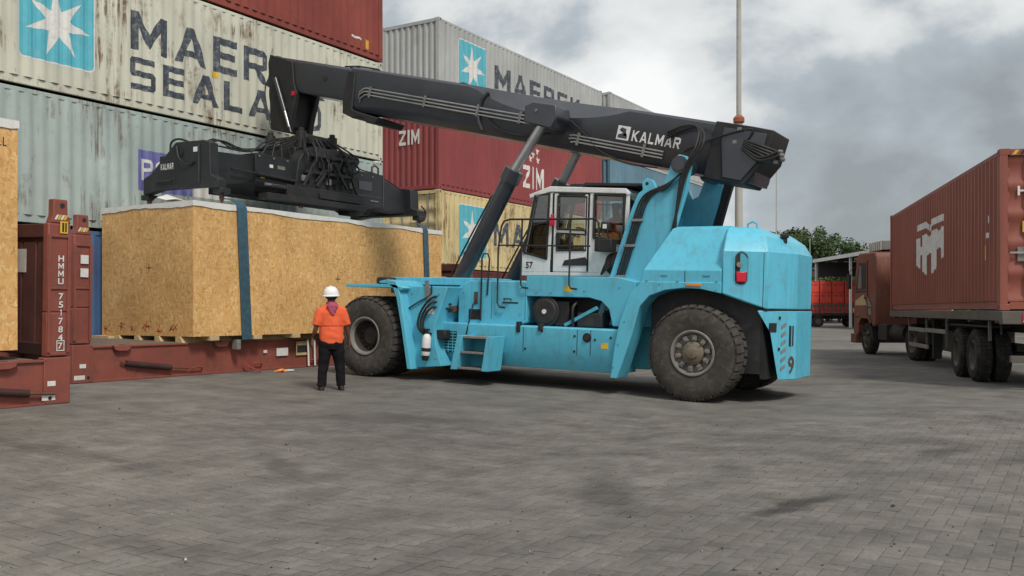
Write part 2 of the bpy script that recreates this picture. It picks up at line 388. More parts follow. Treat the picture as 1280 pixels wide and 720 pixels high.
osb('osb_board', 0); osb('osb_board_warm', 3, .93)
glass_mat('cab_glass', (.86, .90, .885), .03)

# ------------------------------------------------------------------ terrain
CA, SA = math.cos(YAW), math.sin(YAW)
PROF = [(-1e5, .25), (-17.2, .25), (-14.7, .19), (-12.9, .1366), (-4.9, -.0978), (-3.6, -.06), (-1.2, .02), (0, 0), (1e5, 0)]
SLOPE = .0293
def sstep(a, b, x):
    t = max(0, min(1, (x-a)/(b-a))); return t*t*(3-2*t)
def gz(x, y):
    z = 0
    for (a, za), (b, zb) in zip(PROF, PROF[1:]):
        if a <= x <= b: z = za+(zb-za)*(x-a)/(b-a); break
    xo = x*CA + y*SA
    k = sstep(5.3, 7.5, xo)
    return z*(1-k) + .02*k
def ground_mat(name, island):
    m, nt, b, N, L = node_mat(name)
    ge = N('ShaderNodeNewGeometry'); v = ge.outputs['Position']
    n1 = noise(N, L, v, .16, 5, .6, .2); r1 = ramp(N, [(.28, (.118, .110, .100, 1)), (.5, (.162, .152, .137, 1)), (.74, (.206, .192, .168, 1))]); L(n1.outputs['Fac'], r1.inputs['Fac'])
    n2 = noise(N, L, v, 1.7, 7, .66); r2 = ramp(N, [(.3, g(.66)), (.7, g(1.24))]); L(n2.outputs['Fac'], r2.inputs['Fac'])
    o = mixc(N, L, 1, r1.outputs['Color'], r2.outputs['Color'], 'MULTIPLY').outputs['Color']
    n3 = noise(N, L, v, 38, 5, .7); r3 = ramp(N, [(.25, g(.70)), (.75, g(1.25))]); L(n3.outputs['Fac'], r3.inputs['Fac'])
    o = mixc(N, L, .8, o, r3.outputs['Color'], 'MULTIPLY').outputs['Color']
    # rubber and oil: long smears along the lanes
    ms = N('ShaderNodeMapping'); ms.inputs['Scale'].default_value = (.16, .75, 1); ms.inputs['Rotation'].default_value = (0, 0, R(-28)); ms.inputs['Location'].default_value = (.4, 2.7, 0)
    L(v, ms.inputs['Vector'])
    n4 = noise(N, L, ms.outputs[0], .8, 6, .62, .5); r4 = ramp(N, [(.52, g(0)), (.70, g(.50))]); L(n4.outputs['Fac'], r4.inputs['Fac'])
    o = mixc(N, L, r4.outputs['Color'], o, (.052, .049, .046, 1)).outputs['Color']
    # single stains (centre x, y, half sizes, turn, strength)
    for sx, sy, a, w, ang, st in ((-1.62, 7.15, .75, .16, 72, .9), (-1.0, 10.45, .5, .25, 70, .75), (-3.1, 7.0, 1.1, .35, 120, .55), (-6.3, 6.6, 1.0, .2, 150, .4), (-7.9, 9.9, 1.6, .7, 30, .35), (-.35, 10.2, .5, .2, 60, .45), (-4.9, 4.1, .8, .25, 10, .4)):
        mp = N('ShaderNodeMapping'); mp.vector_type = 'TEXTURE'
        mp.inputs['Location'].default_value = (sx, sy, 0); mp.inputs['Rotation'].default_value = (0, 0, R(ang)); mp.inputs['Scale'].default_value = (a, w, 1)
        sp = N('ShaderNodeVectorMath'); sp.operation = 'MULTIPLY'; sp.inputs[1].default_value = (1, 1, 0); L(v, sp.inputs[0])
        nn = noise(N, L, sp.outputs[0], 3.2, 4, .6); av = N('ShaderNodeVectorMath'); av.operation = 'MULTIPLY_ADD'; av.inputs[1].default_value = (.35, .35, 0)
        L(nn.outputs['Color'], av.inputs[0]); L(sp.outputs[0], av.inputs[2]); L(av.outputs[0], mp.inputs['Vector'])
        gr = N('ShaderNodeTexGradient'); gr.gradient_type = 'SPHERICAL'; L(mp.outputs[0], gr.inputs['Vector'])
        rs = ramp(N, [(.0, g(0)), (.6, g(st))]); L(gr.outputs['Fac'], rs.inputs['Fac'])
        o = mixc(N, L, rs.outputs['Color'], o, (.045, .042, .039, 1)).outputs['Color']
    if island:
        oi = N('ShaderNodeObjectInfo'); ad = N('ShaderNodeMath'); ad.operation = 'ADD'; L(ge.outputs['Random Per Island'], ad.inputs[0]); L(oi.outputs['Random'], ad.inputs[1])
        fr = N('ShaderNodeMath'); fr.operation = 'FRACT'; L(ad.outputs[0], fr.inputs[0])
        ri = ramp(N, [(0, (.86, .86, .865, 1)), (.5, (.99, .98, .97, 1)), (1, (1.11, 1.09, 1.06, 1))]); L(fr.outputs[0], ri.inputs['Fac'])
        o = mixc(N, L, .9, o, ri.outputs['Color'], 'MULTIPLY').outputs['Color']
    else:
        # beyond the laid pavers the joints are too fine to build: faint herringbone courses in the surface
        br = N('ShaderNodeTexBrick'); br.inputs['Scale'].default_value = 1; br.offset = .5
        br.inputs['Brick Width'].default_value = .44; br.inputs['Row Height'].default_value = .11; br.inputs['Mortar Size'].default_value = .008
        br.inputs['Color1'].default_value = g(1.05); br.inputs['Color2'].default_value = g(.92); br.inputs['Mortar'].default_value = g(.72)
        L(v, br.inputs['Vector']); o = mixc(N, L, .7, o, br.outputs['Color'], 'MULTIPLY').outputs['Color']
    L(o, b.inputs['Base Color']); b.inputs['Roughness'].default_value = .82; b.inputs['Specular IOR Level'].default_value = .28
    bp_ = N('ShaderNodeBump'); bp_.inputs['Strength'].default_value = .5; bp_.inputs['Distance'].default_value = .004
    L(n3.outputs['Fac'], bp_.inputs['Height']); L(bp_.outputs[0], b.inputs['Normal'])
    MATS[name] = m; return m
ground_mat('yard_surface', False); ground_mat('paver_surface', True)

def axis_pts(lo, hi, step, far, extra=()):
    a = []; x = lo
    while x < hi+1e-6: a.append(x); x += step
    d = 2.0; l = lo; r = hi
    while l > -far: l -= d; a.append(l); r += d; a.append(r); d *= 1.6
    return sorted(set(round(v, 4) for v in list(a)+list(extra)))
def build_ground():
    xs = axis_pts(-21, 16, .5, 1500, [p[0] for p in PROF[1:-1]]); ys = axis_pts(-6, 40, .5, 1500)
    vs = [(x, y, gz(x, y)) for y in ys for x in xs]; n = len(xs)
    fs = [(j*n+i, j*n+i+1, (j+1)*n+i+1, (j+1)*n+i) for j in range(len(ys)-1) for i in range(n-1)]
    mb = MB(); mb.add(vs, fs); o = mb.build('ground', 'yard_surface'); o['kind'] = 'structure'
    o['label'] = 'dusty grey block-paved container yard ground'
    return o
GROUND = build_ground()

def build_pavers():
    """90 degree herringbone laid square to the container rows"""
    W, Ln, J, T = .11, .22, .0048, .006
    def paver_mesh(horizontal):
        a, b = (Ln, W) if horizontal else (W, Ln)
        mb = MB(); q = .006
        o = [(J/2, J/2), (a-J/2, J/2), (a-J/2, b-J/2), (J/2, b-J/2)]
        i = [(J/2+q, J/2+q), (a-J/2-q, J/2+q), (a-J/2-q, b-J/2-q), (J/2+q, b-J/2-q)]
        mb.add([(x, y, -.03) for x, y in o]+[(x, y, T-.0022) for x, y in o]+[(x, y, T) for x, y in i],
               [(0,1,5,4),(1,2,6,5),(2,3,7,6),(3,0,4,7),(4,5,9,8),(5,6,10,9),(6,7,11,10),(7,4,8,11),(8,9,10,11)])
        return mb
    proto = {h: paver_mesh(h) for h in (True, False)}
    mesh = {h: proto[h].mesh('brick') for h in proto}
    for h in mesh: mesh[h].materials.append(MATS['paver_surface'])
    spots = []
    for i in range(-170, 40):
        for j in range(0, 150):
            # herringbone on the cell grid: (i - j) mod 4 tells what starts here
            k = (i - j) % 4
            if k == 0: h = True
            elif k == 3: h = False
            else: continue
            x, y = i*W, j*W
            xo = x*CA+y*SA; yo = -x*SA+y*CA
            lim = 12.6 + .8*math.sin(xo*1.3) + .4*math.sin(xo*3.7)
            if 4.55 < yo < lim and abs(xo) < .56*yo+.75: spots.append((yo, x, y, h))
    spots.sort()
    rnd = random.Random(3); rest = MB(); n = 0
    for yo, x, y, h in spots:
        xo = x*CA+y*SA
        dz = rnd.uniform(-.0012, .0012); tx, ty = rnd.gauss(0, .004), rnd.gauss(0, .004)
        z = gz(x, y)+dz
        sl = (gz(x+.2, y)-gz(x, y))/.2
        seen = abs(xo) < .53*yo and yo > 4.98
        if seen and n < 300:
            n += 1
            o = bpy.data.objects.new('brick', mesh[h]); COL.objects.link(o); o.parent = GROUND
            o.location = (x, y, z); o.rotation_euler = (tx, ty-sl, rnd.gauss(0, .006))
        else:
            rest.add([(x+a, y+b, z+c+b*tx-a*ty+a*sl) for a, b, c in proto[h].v], proto[h].f)
    me = bpy.data.meshes.new('pavers'); me.from_pydata(rest.v, [], rest.f)
    o = bpy.data.objects.new('pavers', me); COL.objects.link(o); me.materials.append(MATS['paver_surface']); o.parent = GROUND; o['kind'] = 'stuff'
    # loose grit
    rnd = random.Random(5); mb = MB()
    for k in range(650):
        yo = 5+9*rnd.random()**1.4; xo = rnd.uniform(-.6, .6)*yo; x = xo*CA-yo*SA; y = xo*SA+yo*CA; s = rnd.uniform(.003, .011)*(1+(rnd.random() < .05))
        c = Vector((x, y, gz(x, y)+T+s*.3)); ring = [c+Vector((s*math.cos(a)*rnd.uniform(.6, 1.2), s*math.sin(a)*rnd.uniform(.6, 1.2), rnd.uniform(-.3, .3)*s)) for a in (0, 1.3, 2.5, 3.8, 5)]
        mb.add(ring+[c+Vector((0, 0, s*.7)), c-Vector((0, 0, s*.5))], [(i, (i+1) % 5, 5) for i in range(5)]+[((i+1) % 5, i, 6) for i in range(5)])
    m, nt, b, N, L = node_mat('grit_stone'); ge = N('ShaderNodeNewGeometry')
    r = ramp(N, [(0, g(.02)), (.55, (.10, .09, .08, 1)), (.93, (.2, .19, .17, 1)), (1, g(.5))]); L(ge.outputs['Random Per Island'], r.inputs['Fac']); L(r.outputs['Color'], b.inputs['Base Color']); b.inputs['Roughness'].default_value = .9
    MATS['grit_stone'] = m
    o = mb.build('grit', 'grit_stone'); tag(o, 'loose grit and chips scattered over the paving', 'grit', None, 'stuff')
build_pavers()

# ------------------------------------------------------------------ shipping containers
CW, CL = 2.44, 12.19
PITCH, DEEP = .278, .036
def corr(y):
    """depth of the corrugated side at distance y along it (0 proud, -DEEP recessed)"""
    t = (y/PITCH) % 1.0
    if t < .26: return 0
    if t < .5: return -DEEP*(t-.26)/.24
    if t < .76: return -DEEP
    return -DEEP*(1-(t-.76)/.24)
BRK = [(k+f)*PITCH for k in range(0, 46) for f in (0, .26, .5, .76)]
def corr_wall(mb, y0, y1, z0, z1, P):
    ys = [y0]+[b for b in BRK if y0+.01 < b < y1-.01]+[y1]
    vs = [P(y, corr(y), z) for y in ys for z in (z0, z1)]
    mb.add(vs, [(2*i, 2*i+2, 2*i+3, 2*i+1) for i in range(len(ys)-1)])
def container(name, label, mat, loc, H, rotz=0, group=None, doors=None, y0_end='wall', yL_end='wall', rail=None, tilt=None):
    """steel box: side at x=0 faces +x, length along +y, width to -x"""
    t = thing(name, label, 'container', loc, rotz, group)
    rail = rail or mat
    mb = MB(); corr_wall(mb, .14, CL-.14, .17, H-.09, lambda y, d, z: (-.012+d, y, z)); mb.build('side_wall', mat, t)
    mb = MB(); corr_wall(mb, .14, CL-.14, .17, H-.09, lambda y, d, z: (-CW+.012-d, y, z)); mb.build('side_wall', mat, t)
    MB().box(-.12, -.046, .16, CL-.16, .02, .168).build('bottom_rail', rail, t, .006)
    MB().box(-CW+.046, -CW+.12, .16, CL-.16, .02, .168).build('bottom_rail', rail, t, .006)
    MB().box(-.10, -.03, .16, CL-.16, H-.092, H-.012).build('top_rail', rail, t, .006)
    MB().box(-CW+.03, -CW+.10, .16, CL-.16, H-.092, H-.012).build('top_rail', rail, t, .006)
    mb = MB(); ys = [.14]+[b for b in BRK if .16 < b < CL-.16]+[CL-.14]
    vs = [(x, y, H-.02+corr(y)*.55) for y in ys for x in (-.07, -CW+.07)]
    mb.add(vs, [(2*i, 2*i+1, 2*i+3, 2*i+2) for i in range(len(ys)-1)]); mb.build('roof', mat, t)
    MB().box(-CW+.1, -.1, .1, CL-.1, .10, .17).build('floor', 'rack_dark', t)
    post = [(0, 0), (0, .17), (-.035, .17), (-.035, .10), (-.13, .10), (-.13, 0)]
    for sx in (0, 1):
        for sy in (0, 1):
            pts = [((-CW-a if sx else a), (CL-b if sy else b)) for a, b in post]
            MB().prism(pts, .118, H-.118, 'z').build('corner_post', rail, t, .005)
            for zz in (0, H-.118):
                x0 = -CW-.003 if sx else -.165; y0 = CL-.175 if sy else -.003
                o = MB().box(x0, x0+.168, y0, y0+.178, zz, zz+.118).build('corner_casting', rail, t, .008)
                if not sx:
                    MB().cyl((.0035, y0+.089, zz+.058), (.0005, y0+.089, zz+.058), .034, n=10).build('casting_hole', 'print_black', o)
    for yy, kind, sgn in ((0, y0_end, 1), (CL, yL_end, -1)):
        MB().box(-CW+.168, -.168, yy+sgn*.012, yy+sgn*.12, .02, .15).build('end_sill', rail, t, .005)
        MB().box(-CW+.168, -.168, yy+sgn*.012, yy+sgn*.12, H-.13, H-.012).build('end_header', rail, t, .005)
        if kind == 'wall':
            mb = MB(); n = 9; w0, w1 = -CW+.13, -.13; st = (w1-w0)/n; xs = []
            for k in range(n):
                for f_, d in ((0, 0), (.3, 0), (.5, 1), (.8, 1)): xs.append((w0+(k+f_)*st, d))
            xs.append((w1, 0))
            vs = [(x, yy+sgn*(.02+.045*d), z) for x, d in xs for z in (.14, H-.125)]
            mb.add(vs, [(2*i, 2*i+2, 2*i+3, 2*i+1) for i in range(len(xs)-1)]); mb.build('end_wall', mat, t)
        else:
            for k in (0, 1):
                a = -CW+.14+k*(CW-.28)/2+.006; b = a+(CW-.28)/2-.012
                # door with raised horizontal panels
                mb = MB(); zs = [.16]; 
                rows = 5; hh = (H-.30)/rows
                prof = [(0, .05)]
                for r_ in range(rows):
                    z0 = .16+r_*hh
                    prof += [(z0+.06, .05), (z0+.12, .085), (z0+hh-.12, .085), (z0+hh-.06, .05)]
                prof += [(.16+rows*hh, .05)]; prof[0] = (.16, .05)
                vs = [(x, yy+sgn*d, z) for z, d in prof for x in (a, b)]
                mb.add(vs, [(2*i, 2*i+1, 2*i+3, 2*i+2) for i in range(len(prof)-1)])
                o = mb.build('door', mat, t)
                for q in (.28, .72):
                    x = a+(b-a)*q
                    MB().cyl((x, yy+sgn*.026, .1), (x, yy+sgn*.026, H-.1), .017, n=8).build('lock_rod', kind if kind in MATS else 'steel', o)
                    MB().box(x-.05, x+.28, yy+sgn*.004, yy+sgn*.016, 1.02, 1.05).build('handle', 'steel', o)
                mb = MB()
                for z in (.4, .95, 1.5, 2.05, H-.42):
                    xx = a-.02 if k == 0 else b+.02
                    mb.box(xx-.03, xx+.03, yy+sgn*.002, yy+sgn*.05, z-.07, z+.07)
                mb.build('hinge', rail, o)
    return t
CORR = (corr, BRK)
def side_text(t, txt, y0, y1, z0, z1, mat, bold=.02, lift=.004, name='lettering'):
    return decal(name, text_bm(txt, y1-y0, z1-z0, bold), mat, t, (-.012, y0, z0), (0,1,0), (0,0,1), CORR, lift)
def side_poly(t, polys, mat, lift=.003, name='emblem'):
    return decal(name, poly_bm(polys), mat, t, (-.012, 0, 0), (0,1,0), (0,0,1), CORR, lift)
def maersk_star(t, y0, y1, z0, z1, star='print_white'):
    side_poly(t, [rrect(y0-.035, y1+.035, z0-.035, z1+.035, .12)], star, .002, 'emblem_border')
    side_poly(t, [rrect(y0, y1, z0, z1, .1)], 'print_star_blue', .0035, 'emblem_field')
    cy, cz = (y0+y1)/2, (z0+z1)/2; r = min(y1-y0, z1-z0)*.46
    side_poly(t, star_tris(cy, cz, r, r*.36, 7, PI/2+.12), star, .005, 'emblem_star')

GZC = .25
B1 = 21.3-CL                                       # row block with the cream lettered box
X1 = -17.5; X2 = -17.95
grp1 = 'containers stacked behind the crate'; grp2 = 'containers stacked behind the cab'; grp3 = 'far container stack'
zs = [GZC, GZC+2.905, GZC+5.59, GZC+8.50]
c = container('shipping_container', 'blue container on the ground at the bottom of the stack behind the crate', 'box_blue', (X1, B1, zs[0]), 2.86, group=grp1)
c = container('shipping_container', 'pale grey-green container with a violet lettered patch behind the spreader', 'box_pale_green', (X1, B1, zs[1]), 2.64, group=grp1)
o_z = zs[1]
side_poly(c, [[(13.0-B1, 4.08-o_z), (14.45-B1, 4.08-o_z), (14.45-B1, 4.97-o_z), (13.0-B1, 4.97-o_z)]], 'print_violet', .003, 'lettering_field')
side_text(c, 'P&O', 13.08-B1, 14.40-B1, 4.30-o_z, 4.78-o_z, 'print_white', .012, .006)
side_poly(c, [[(14.47-B1, 4.08-o_z), (15.6-B1, 4.08-o_z), (15.6-B1, 4.62-o_z), (14.47-B1, 4.62-o_z)]], 'tarp_white', .003, 'white_patch')
c = container('shipping_container', 'rust-streaked cream container lettered MAERSK SEALAND with a white star on blue', 'box_cream_grey', (X1, B1, zs[2]), 2.865, group=grp1, rail='box_cream_grey')
o_z = zs[2]
maersk_star(c, 10.36-B1, 11.93-B1, 6.42-o_z, 8.02-o_z)
side_text(c, 'MAERSK', 12.82-B1, 18.85-B1, 7.13-o_z, 7.97-o_z, 'print_navy', .012)
side_text(c, 'SEALAND', 12.80-B1, 18.75-B1, 6.27-o_z, 6.97-o_z, 'print_navy', .02)
side_poly(c, [[(15.02-B1, 6.98-o_z), (15.22-B1, 6.98-o_z), (15.22-B1, 7.12-o_z), (15.02-B1, 7.12-o_z)]], 'print_yellow', .005, 'sticker')
c = container('shipping_container', 'red container on top of the stack, above the cream lettered box', 'box_red', (X1, B1, zs[3]), 2.59, group=grp1)
o_z = zs[3]
side_poly(c, [[(20.55-B1, 8.98-o_z), (20.72-B1, 8.98-o_z), (20.72-B1, 9.24-o_z), (20.55-B1, 9.24-o_z)]], 'print_yellow', .005, 'sticker')
side_poly(c, [[(19.95-B1, 9.18-o_z), (20.4-B1, 9.18-o_z), (20.4-B1, 9.24-o_z), (19.95-B1, 9.24-o_z)]], 'print_white', .005, 'sticker')

B2 = 24.72
zs = [GZC, GZC+2.60, GZC+5.2, GZC+7.95]
c = container('shipping_container', 'dark red container on the ground beneath the yellow-cream box behind the cab', 'box_dark_red', (X2, B2, zs[0]), 2.59, group=grp2)
c = container('shipping_container', 'yellow-cream container with a pale star emblem and dark lettering behind the lift cylinder', 'box_yellow_cream', (X2, B2, zs[1]), 2.59, group=grp2, y0_end='steel')
o_z = zs[1]
maersk_star(c, 25.95-B2, 27.62-B2, 3.28-o_z, 5.06-o_z)
side_text(c, 'MAERSK', 28.1-B2, 34.6-B2, 3.78-o_z, 4.66-o_z, 'print_navy', .012)
c = container('shipping_container', 'maroon container marked ZIM on its side and end', 'box_maroon', (X2, B2, zs[2]), 2.74, group=grp2)
o_z = zs[2]
side_text(c, 'ZIM', 30.2-B2, 31.75-B2, 6.12-o_z, 6.98-o_z, 'print_white', .035)
side_poly(c, sum([star_tris(30.62-B2+q*.62, zz-o_z, .16, .08, 5) for q, zz in ((0, 7.62), (1, 7.62), (.5, 7.45), (1.05, 7.28), (.15, 7.28))], []), 'print_white', .005, 'emblem')
decal('lettering', text_bm('ZIM', .86, .50, .035), 'print_white', c, (-1.66, .0, 1.55), (1,0,0), (0,0,1), None, -.012)
c = container('shipping_container', 'light grey container lettered MAERSK with a star, topmost behind the boom', 'box_light_grey', (X2, B2, zs[3]), 2.9, group=grp2)
o_z = zs[3]
maersk_star(c, 25.9-B2, 27.62-B2, 9.02-o_z, 10.68-o_z)
side_text(c, 'MAERSK', 28.2-B2, 34.9-B2, 9.45-o_z, 10.3-o_z, 'print_navy', .012)
B3 = 37.75
c = container('shipping_container', 'grey-green container on the ground of the far stack beyond the cab', 'box_pale_green', (X2, B3, GZC), 2.59, group=grp3)
c = container('shipping_container', 'orange-red container with white lettering low in the far stack', 'box_orange_red', (X2, B3, GZC+2.6), 2.59, group=grp3)
side_poly(c, [[(1.2+k*.9, 1.0), (1.45+k*.9, 1.0), (1.45+k*.9, 1.9), (1.2+k*.9, 1.9)] for k in range(4)], 'print_white', .004, 'paint_mark')
c = container('shipping_container', 'teal-blue container in the far stack seen between cab and boom', 'box_teal_blue', (X2, B3, GZC+5.2), 2.9, group=grp3)
c = container('shipping_container', 'light grey container on top of the far stack, brown corner post', 'box_light_grey', (X2, B3, GZC+8.11), 2.9, group=grp3, rail='box_light_grey')

# ------------------------------------------------------------------ reach stacker (local: x forward, y towards its left side, z up)
RM = Matrix.Translation((-5.54, 16.4, -.079)) @ Matrix.Rotation(PI, 4, 'Z') @ Matrix.Rotation(-math.atan(SLOPE), 4, 'Y')
RS = thing('reach_stacker', 'sky-blue reach stacker with black telescopic boom and white cab', 'reach stacker', mat=RM)
def rs(mb, name, mat, bevel=.0, parent=None, label=None, sharp=38): return mb.build(name, mat, parent or RS, bevel, label, 2, sharp)
WB = 6.79
# ---- wheels
def make_wheel(front):
    """axis along +y, outer face at y=0, centre at origin"""
    rad, wid = .815, .52
    tm = MB()
    prof = [(.345, -.05), (.40, -.035), (.47, -.012), (.60, .0), (.70, -.012), (.765, -.045), (.783, -.075), (.783, -wid+.075), (.765, -wid+.045), (.70, -wid+.012), (.60, -wid), (.47, -wid+.012), (.36, -wid+.05)]
    tm.lathe(prof, (0,0,0), (0,1,0), 72, False)
    n = 34
    for side in (0, 1):
        for k in range(n):
            a0 = 2*PI*(k+.5*side)/n
            def P(r, da, y): return (r*math.sin(a0+da), -y if not side else -(wid-y), r*math.cos(a0+da))
            w = .068; tw = .065
            # lug: runs from the shoulder to the middle, slightly swept
            sec = [(.765, .012), (rad-.02, .035), (rad, .085), (rad, wid*.5-.02), (.77, wid*.5-.02), (.77, .04)]
            A = [P(r, -w + tw*(y/wid), y) for r, y in sec]; B = [P(r, w*.92 + tw*(y/wid), y) for r, y in sec]
            m_ = len(sec)
            tm.add(A+B, [tuple(range(m_)), tuple(range(m_, 2*m_))[::-1]]+[(i, i+m_, (i+1) % m_+m_, (i+1) % m_) for i in range(m_)])
    tyre = tm.mesh('tyre', 30)
    if front:
        rim = MB(); rim.lathe([(.39, -.022), (.375, -.012), (.352, -.018), (.335, -.05), (.318, -.085)], (0,0,0), (0,1,0), 40, False)
        dish = MB(); dish.lathe([(.319, -.083), (.315, -.09), (.305, -.28), (.295, -.30), (.0, -.30)], (0,0,0), (0,1,0), 40, False)
        hub = MB(); hub.lathe([(.21, -.30), (.20, -.24), (.155, -.20), (.0, -.195)], (0,0,0), (0,1,0), 24, False)
        nut = MB()
        for k in range(16):
            a = 2*PI*k/16; c = Vector((.265*math.sin(a), -.30, .265*math.cos(a))); nut.cyl(c, c+Vector((0, .045, 0)), .022, .018, 6)
    else:
        rim = MB(); rim.lathe([(.39, -.022), (.375, -.008), (.352, -.012), (.335, -.05), (.318, -.10), (.312, -.115), (.21, -.12), (.0, -.12)], (0,0,0), (0,1,0), 40, False)
        hub = MB(); hub.lathe([(.20, -.12), (.195, -.05), (.165, -.03), (.11, -.01), (.09, .03), (.05, .045), (.0, .045)], (0,0,0), (0,1,0), 24, False)
        nut = MB()
        for k in range(10):
            a = 2*PI*(k+.3)/10; rot = Matrix.Rotation(a, 3, 'Y')
            nut.obox(rot @ Vector((0, -.085, .262)), (.036, .05, .045), rot)
            c = rot @ Vector((0, -.05, .245)); nut.cyl(c, c+Vector((0, .05, 0)), .02, .018, 6)
            nut.obox(rot @ Vector((0, -.095, .205)), (.018, .035, .06), rot)
    return tyre, rim.mesh('wheel'), hub.mesh('hub'), nut.mesh('wheel_nuts'), (dish.mesh('rim_dish') if front else None)
WHEELS = {k: make_wheel(k) for k in (True, False)}
def wheel(front, u, v, flip):
    ty, ri, hu, nu, di = WHEELS[front]
    spin = random.uniform(0, 6.28)
    w = share('wheel', ri, 'rim_grey' if front else 'rim_grey', RS, (u, v, .815), (0, spin if not flip else -spin, PI if flip else 0))
    share('tyre', ty, 'tyre_rubber', w); share('hub', hu, 'dish_dark' if front else 'hub_dirty', w)
    if di: share('rim_dish', di, 'dish_dark', w)
    share('wheel_nuts', nu, 'rim_grey' if not front else 'iron_rust', w)
for s_ in (1, -1):
    wheel(True, WB, s_*2.02, s_ < 0)
    wheel(True, WB, s_*1.42, s_ < 0)
    wheel(False, 0, s_*1.66, s_ < 0)
rs(MB().cyl((WB, -1.0, .815), (WB, 1.0, .815), .2).box(WB-.35, WB+.35, -.85, .85, .55, 1.15), 'front_axle', 'frame_black', .03)
rs(MB().cyl((0, -1.2, .815), (0, 1.2, .815), .13).box(-.3, .3, -.8, .8, .6, 1.05), 'rear_axle', 'frame_black', .03)
# ---- chassis
rs(MB().prism([(7.35, .75), (7.35, 1.5), (5.6, 1.75), (1.0, 1.75), (-.9, 1.75), (-.9, .6), (1.2, .42), (5.3, .42), (6.2, .6)], -.78, .78, 'y'), 'chassis', 'cyan_deck', .02)
# front fenders: top plate, rear flange, side panel behind the front wheels
for s_ in (1, -1):
    y = lambda a, b: (min(s_*a, s_*b), max(s_*a, s_*b))
    a, b = y(.80, 2.04)
    rs(MB().prism([(7.28, 1.80), (7.28, 1.86), (6.02, 1.87), (5.80, 1.80), (5.84, 1.75), (6.03, 1.80)], a, b, 'y'), 'front_fender', 'cyan_paint', .008)
    rs(MB().prism([(6.40, 1.885), (6.20, 1.88), (6.06, 1.80), (5.97, 1.62), (5.82, 1.0), (5.66, .22), (5.57, .22), (5.73, 1.0), (5.86, 1.60), (5.92, 1.80), (5.98, 1.93), (6.2, 1.96), (6.40, 1.93)][::-1], a, b, 'y'), 'fender_flange', 'cyan_paint', .01)
    a, b = y(1.05, 1.80)
    p = rs(MB().prism([(5.93, 1.84), (5.62, .24), (5.02, .30), (5.16, .70), (5.20, 1.10), (4.9, 1.84)], a, b, 'y'), 'fender_panel', 'cyan_paint', .012)
    a, b = y(.5, 1.25)
    rs(MB().box(4.25, 6.75, a, b, 1.70, 2.03), 'deck_box', 'cyan_paint', .015)
    a, b = y(.6, 1.32)
    rs(MB().prism([(4.98, 1.13), (4.98, 1.86), (4.72, 1.98), (3.42, 1.98), (3.42, 1.20), (3.6, 1.13)], a, b, 'y'), 'side_cover', 'cyan_paint', .02)
    # band under the cab with the arched opening below
    a, b = y(.9, 1.32)
    rs(MB().prism([(3.43, 2.08), (1.55, 2.08), (1.2, 2.0), (1.2, 1.2), (1.62, 1.2), (1.70, 1.5), (1.85, 1.64), (2.1, 1.70), (3.43, 1.70)], a, b, 'y'), 'cab_deck', 'cyan_paint', .012)
    # lower side tank with bevelled foot
    sec = [(.7, 1.15), (1.50, 1.15), (1.52, 1.13), (1.52, .66), (1.36, .36), (.7, .36)]
    pts = [(s_*q, z) for q, z in sec]
    rs(MB().prism(pts, 1.42, 5.40, 'x'), 'side_tank', 'cyan_paint', .012)
rs(MB().box(1.3, 6.9, -.85, .85, 1.76, 2.0), 'deck_plate', 'cyan_deck', .01)
rs(MB().box(1.7, 3.42, -.85, .88, 1.2, 1.76), 'engine_bay', 'cab_dark')
rs(MB().box(6.6, 6.95, 1.0, 1.5, 1.87, 2.02), 'fender_lamp', 'frame_black', .05)
rs(MB().box(6.6, 6.95, -1.5, -1.0, 1.87, 2.02), 'fender_lamp', 'frame_black', .05)
# panel joints, filler caps and fittings on the near tank
for u in (3.35, 2.22, 1.95):
    rs(MB().box(u-.006, u+.006, 1.5205, 1.5225, .66, 1.12), 'panel_seam', 'frame_black')
for u, z, r in ((2.02, .98, .085),):
    o = rs(MB().cyl((u, 1.521, z), (u, 1.532, z), r, n=20), 'filler_recess', 'frame_black')
    MB().cyl((u, 1.532, z), (u, 1.56, z), r*.55, n=14).build('filler_cap', 'cab_dark', o)
for u, z in ((1.86, .95), (1.55, 1.0), (2.95, 1.06), (2.27, 1.0), (2.27, .72), (3.3, .72)):
    rs(MB().cyl((u, 1.521, z), (u, 1.534, z), .022, n=8), 'bolt', 'frame_black')
rs(MB().box(2.93, 3.02, 1.47, 1.56, 1.06, 1.20), 'latch', 'frame_black', .01)
rs(MB().box(3.42, 3.5, 1.45, 1.545, 1.02, 1.22), 'latch', 'frame_black', .01)
# louvre grille
gl = rs(MB().box(4.86, 5.30, 1.521, 1.526, .56, .98), 'grille', 'frame_black')
for k in range(7):
    z = .60+k*.056
    MB().box(4.87, 5.29, 1.526, 1.54, z, z+.022).build('grille_slat', 'cyan_deck', gl)
for k in range(4):
    u = 4.93+k*.1
    MB().box(u, u+.018, 1.541, 1.547, .565, .975).build('grille_bar', 'cyan_deck', gl)
# access steps
st = rs(MB().prism([(4.52, .93), (4.40, .93), (4.52, .28), (4.66, .28)], 1.53, 2.0, 'y'), 'step_frame', 'cyan_paint', .006)
MB().prism([(3.86, .93), (3.74, .93), (3.82, .28), (3.96, .28)], 1.53, 2.0, 'y').build('step_side', 'cyan_paint', st, .006)
for k, (z, a, b) in enumerate(((.90, 3.84, 4.42), (.61, 3.86, 4.50), (.31, 3.92, 4.55))):
    MB().box(a, b, 1.54+.0*k, 1.97, z-.02, z+.02).build('step_tread', 'rim_grey', st, .005)
MB().box(3.86, 4.5, 1.53, 1.55, .3, .9).build('step_back', 'cyan_deck', st)
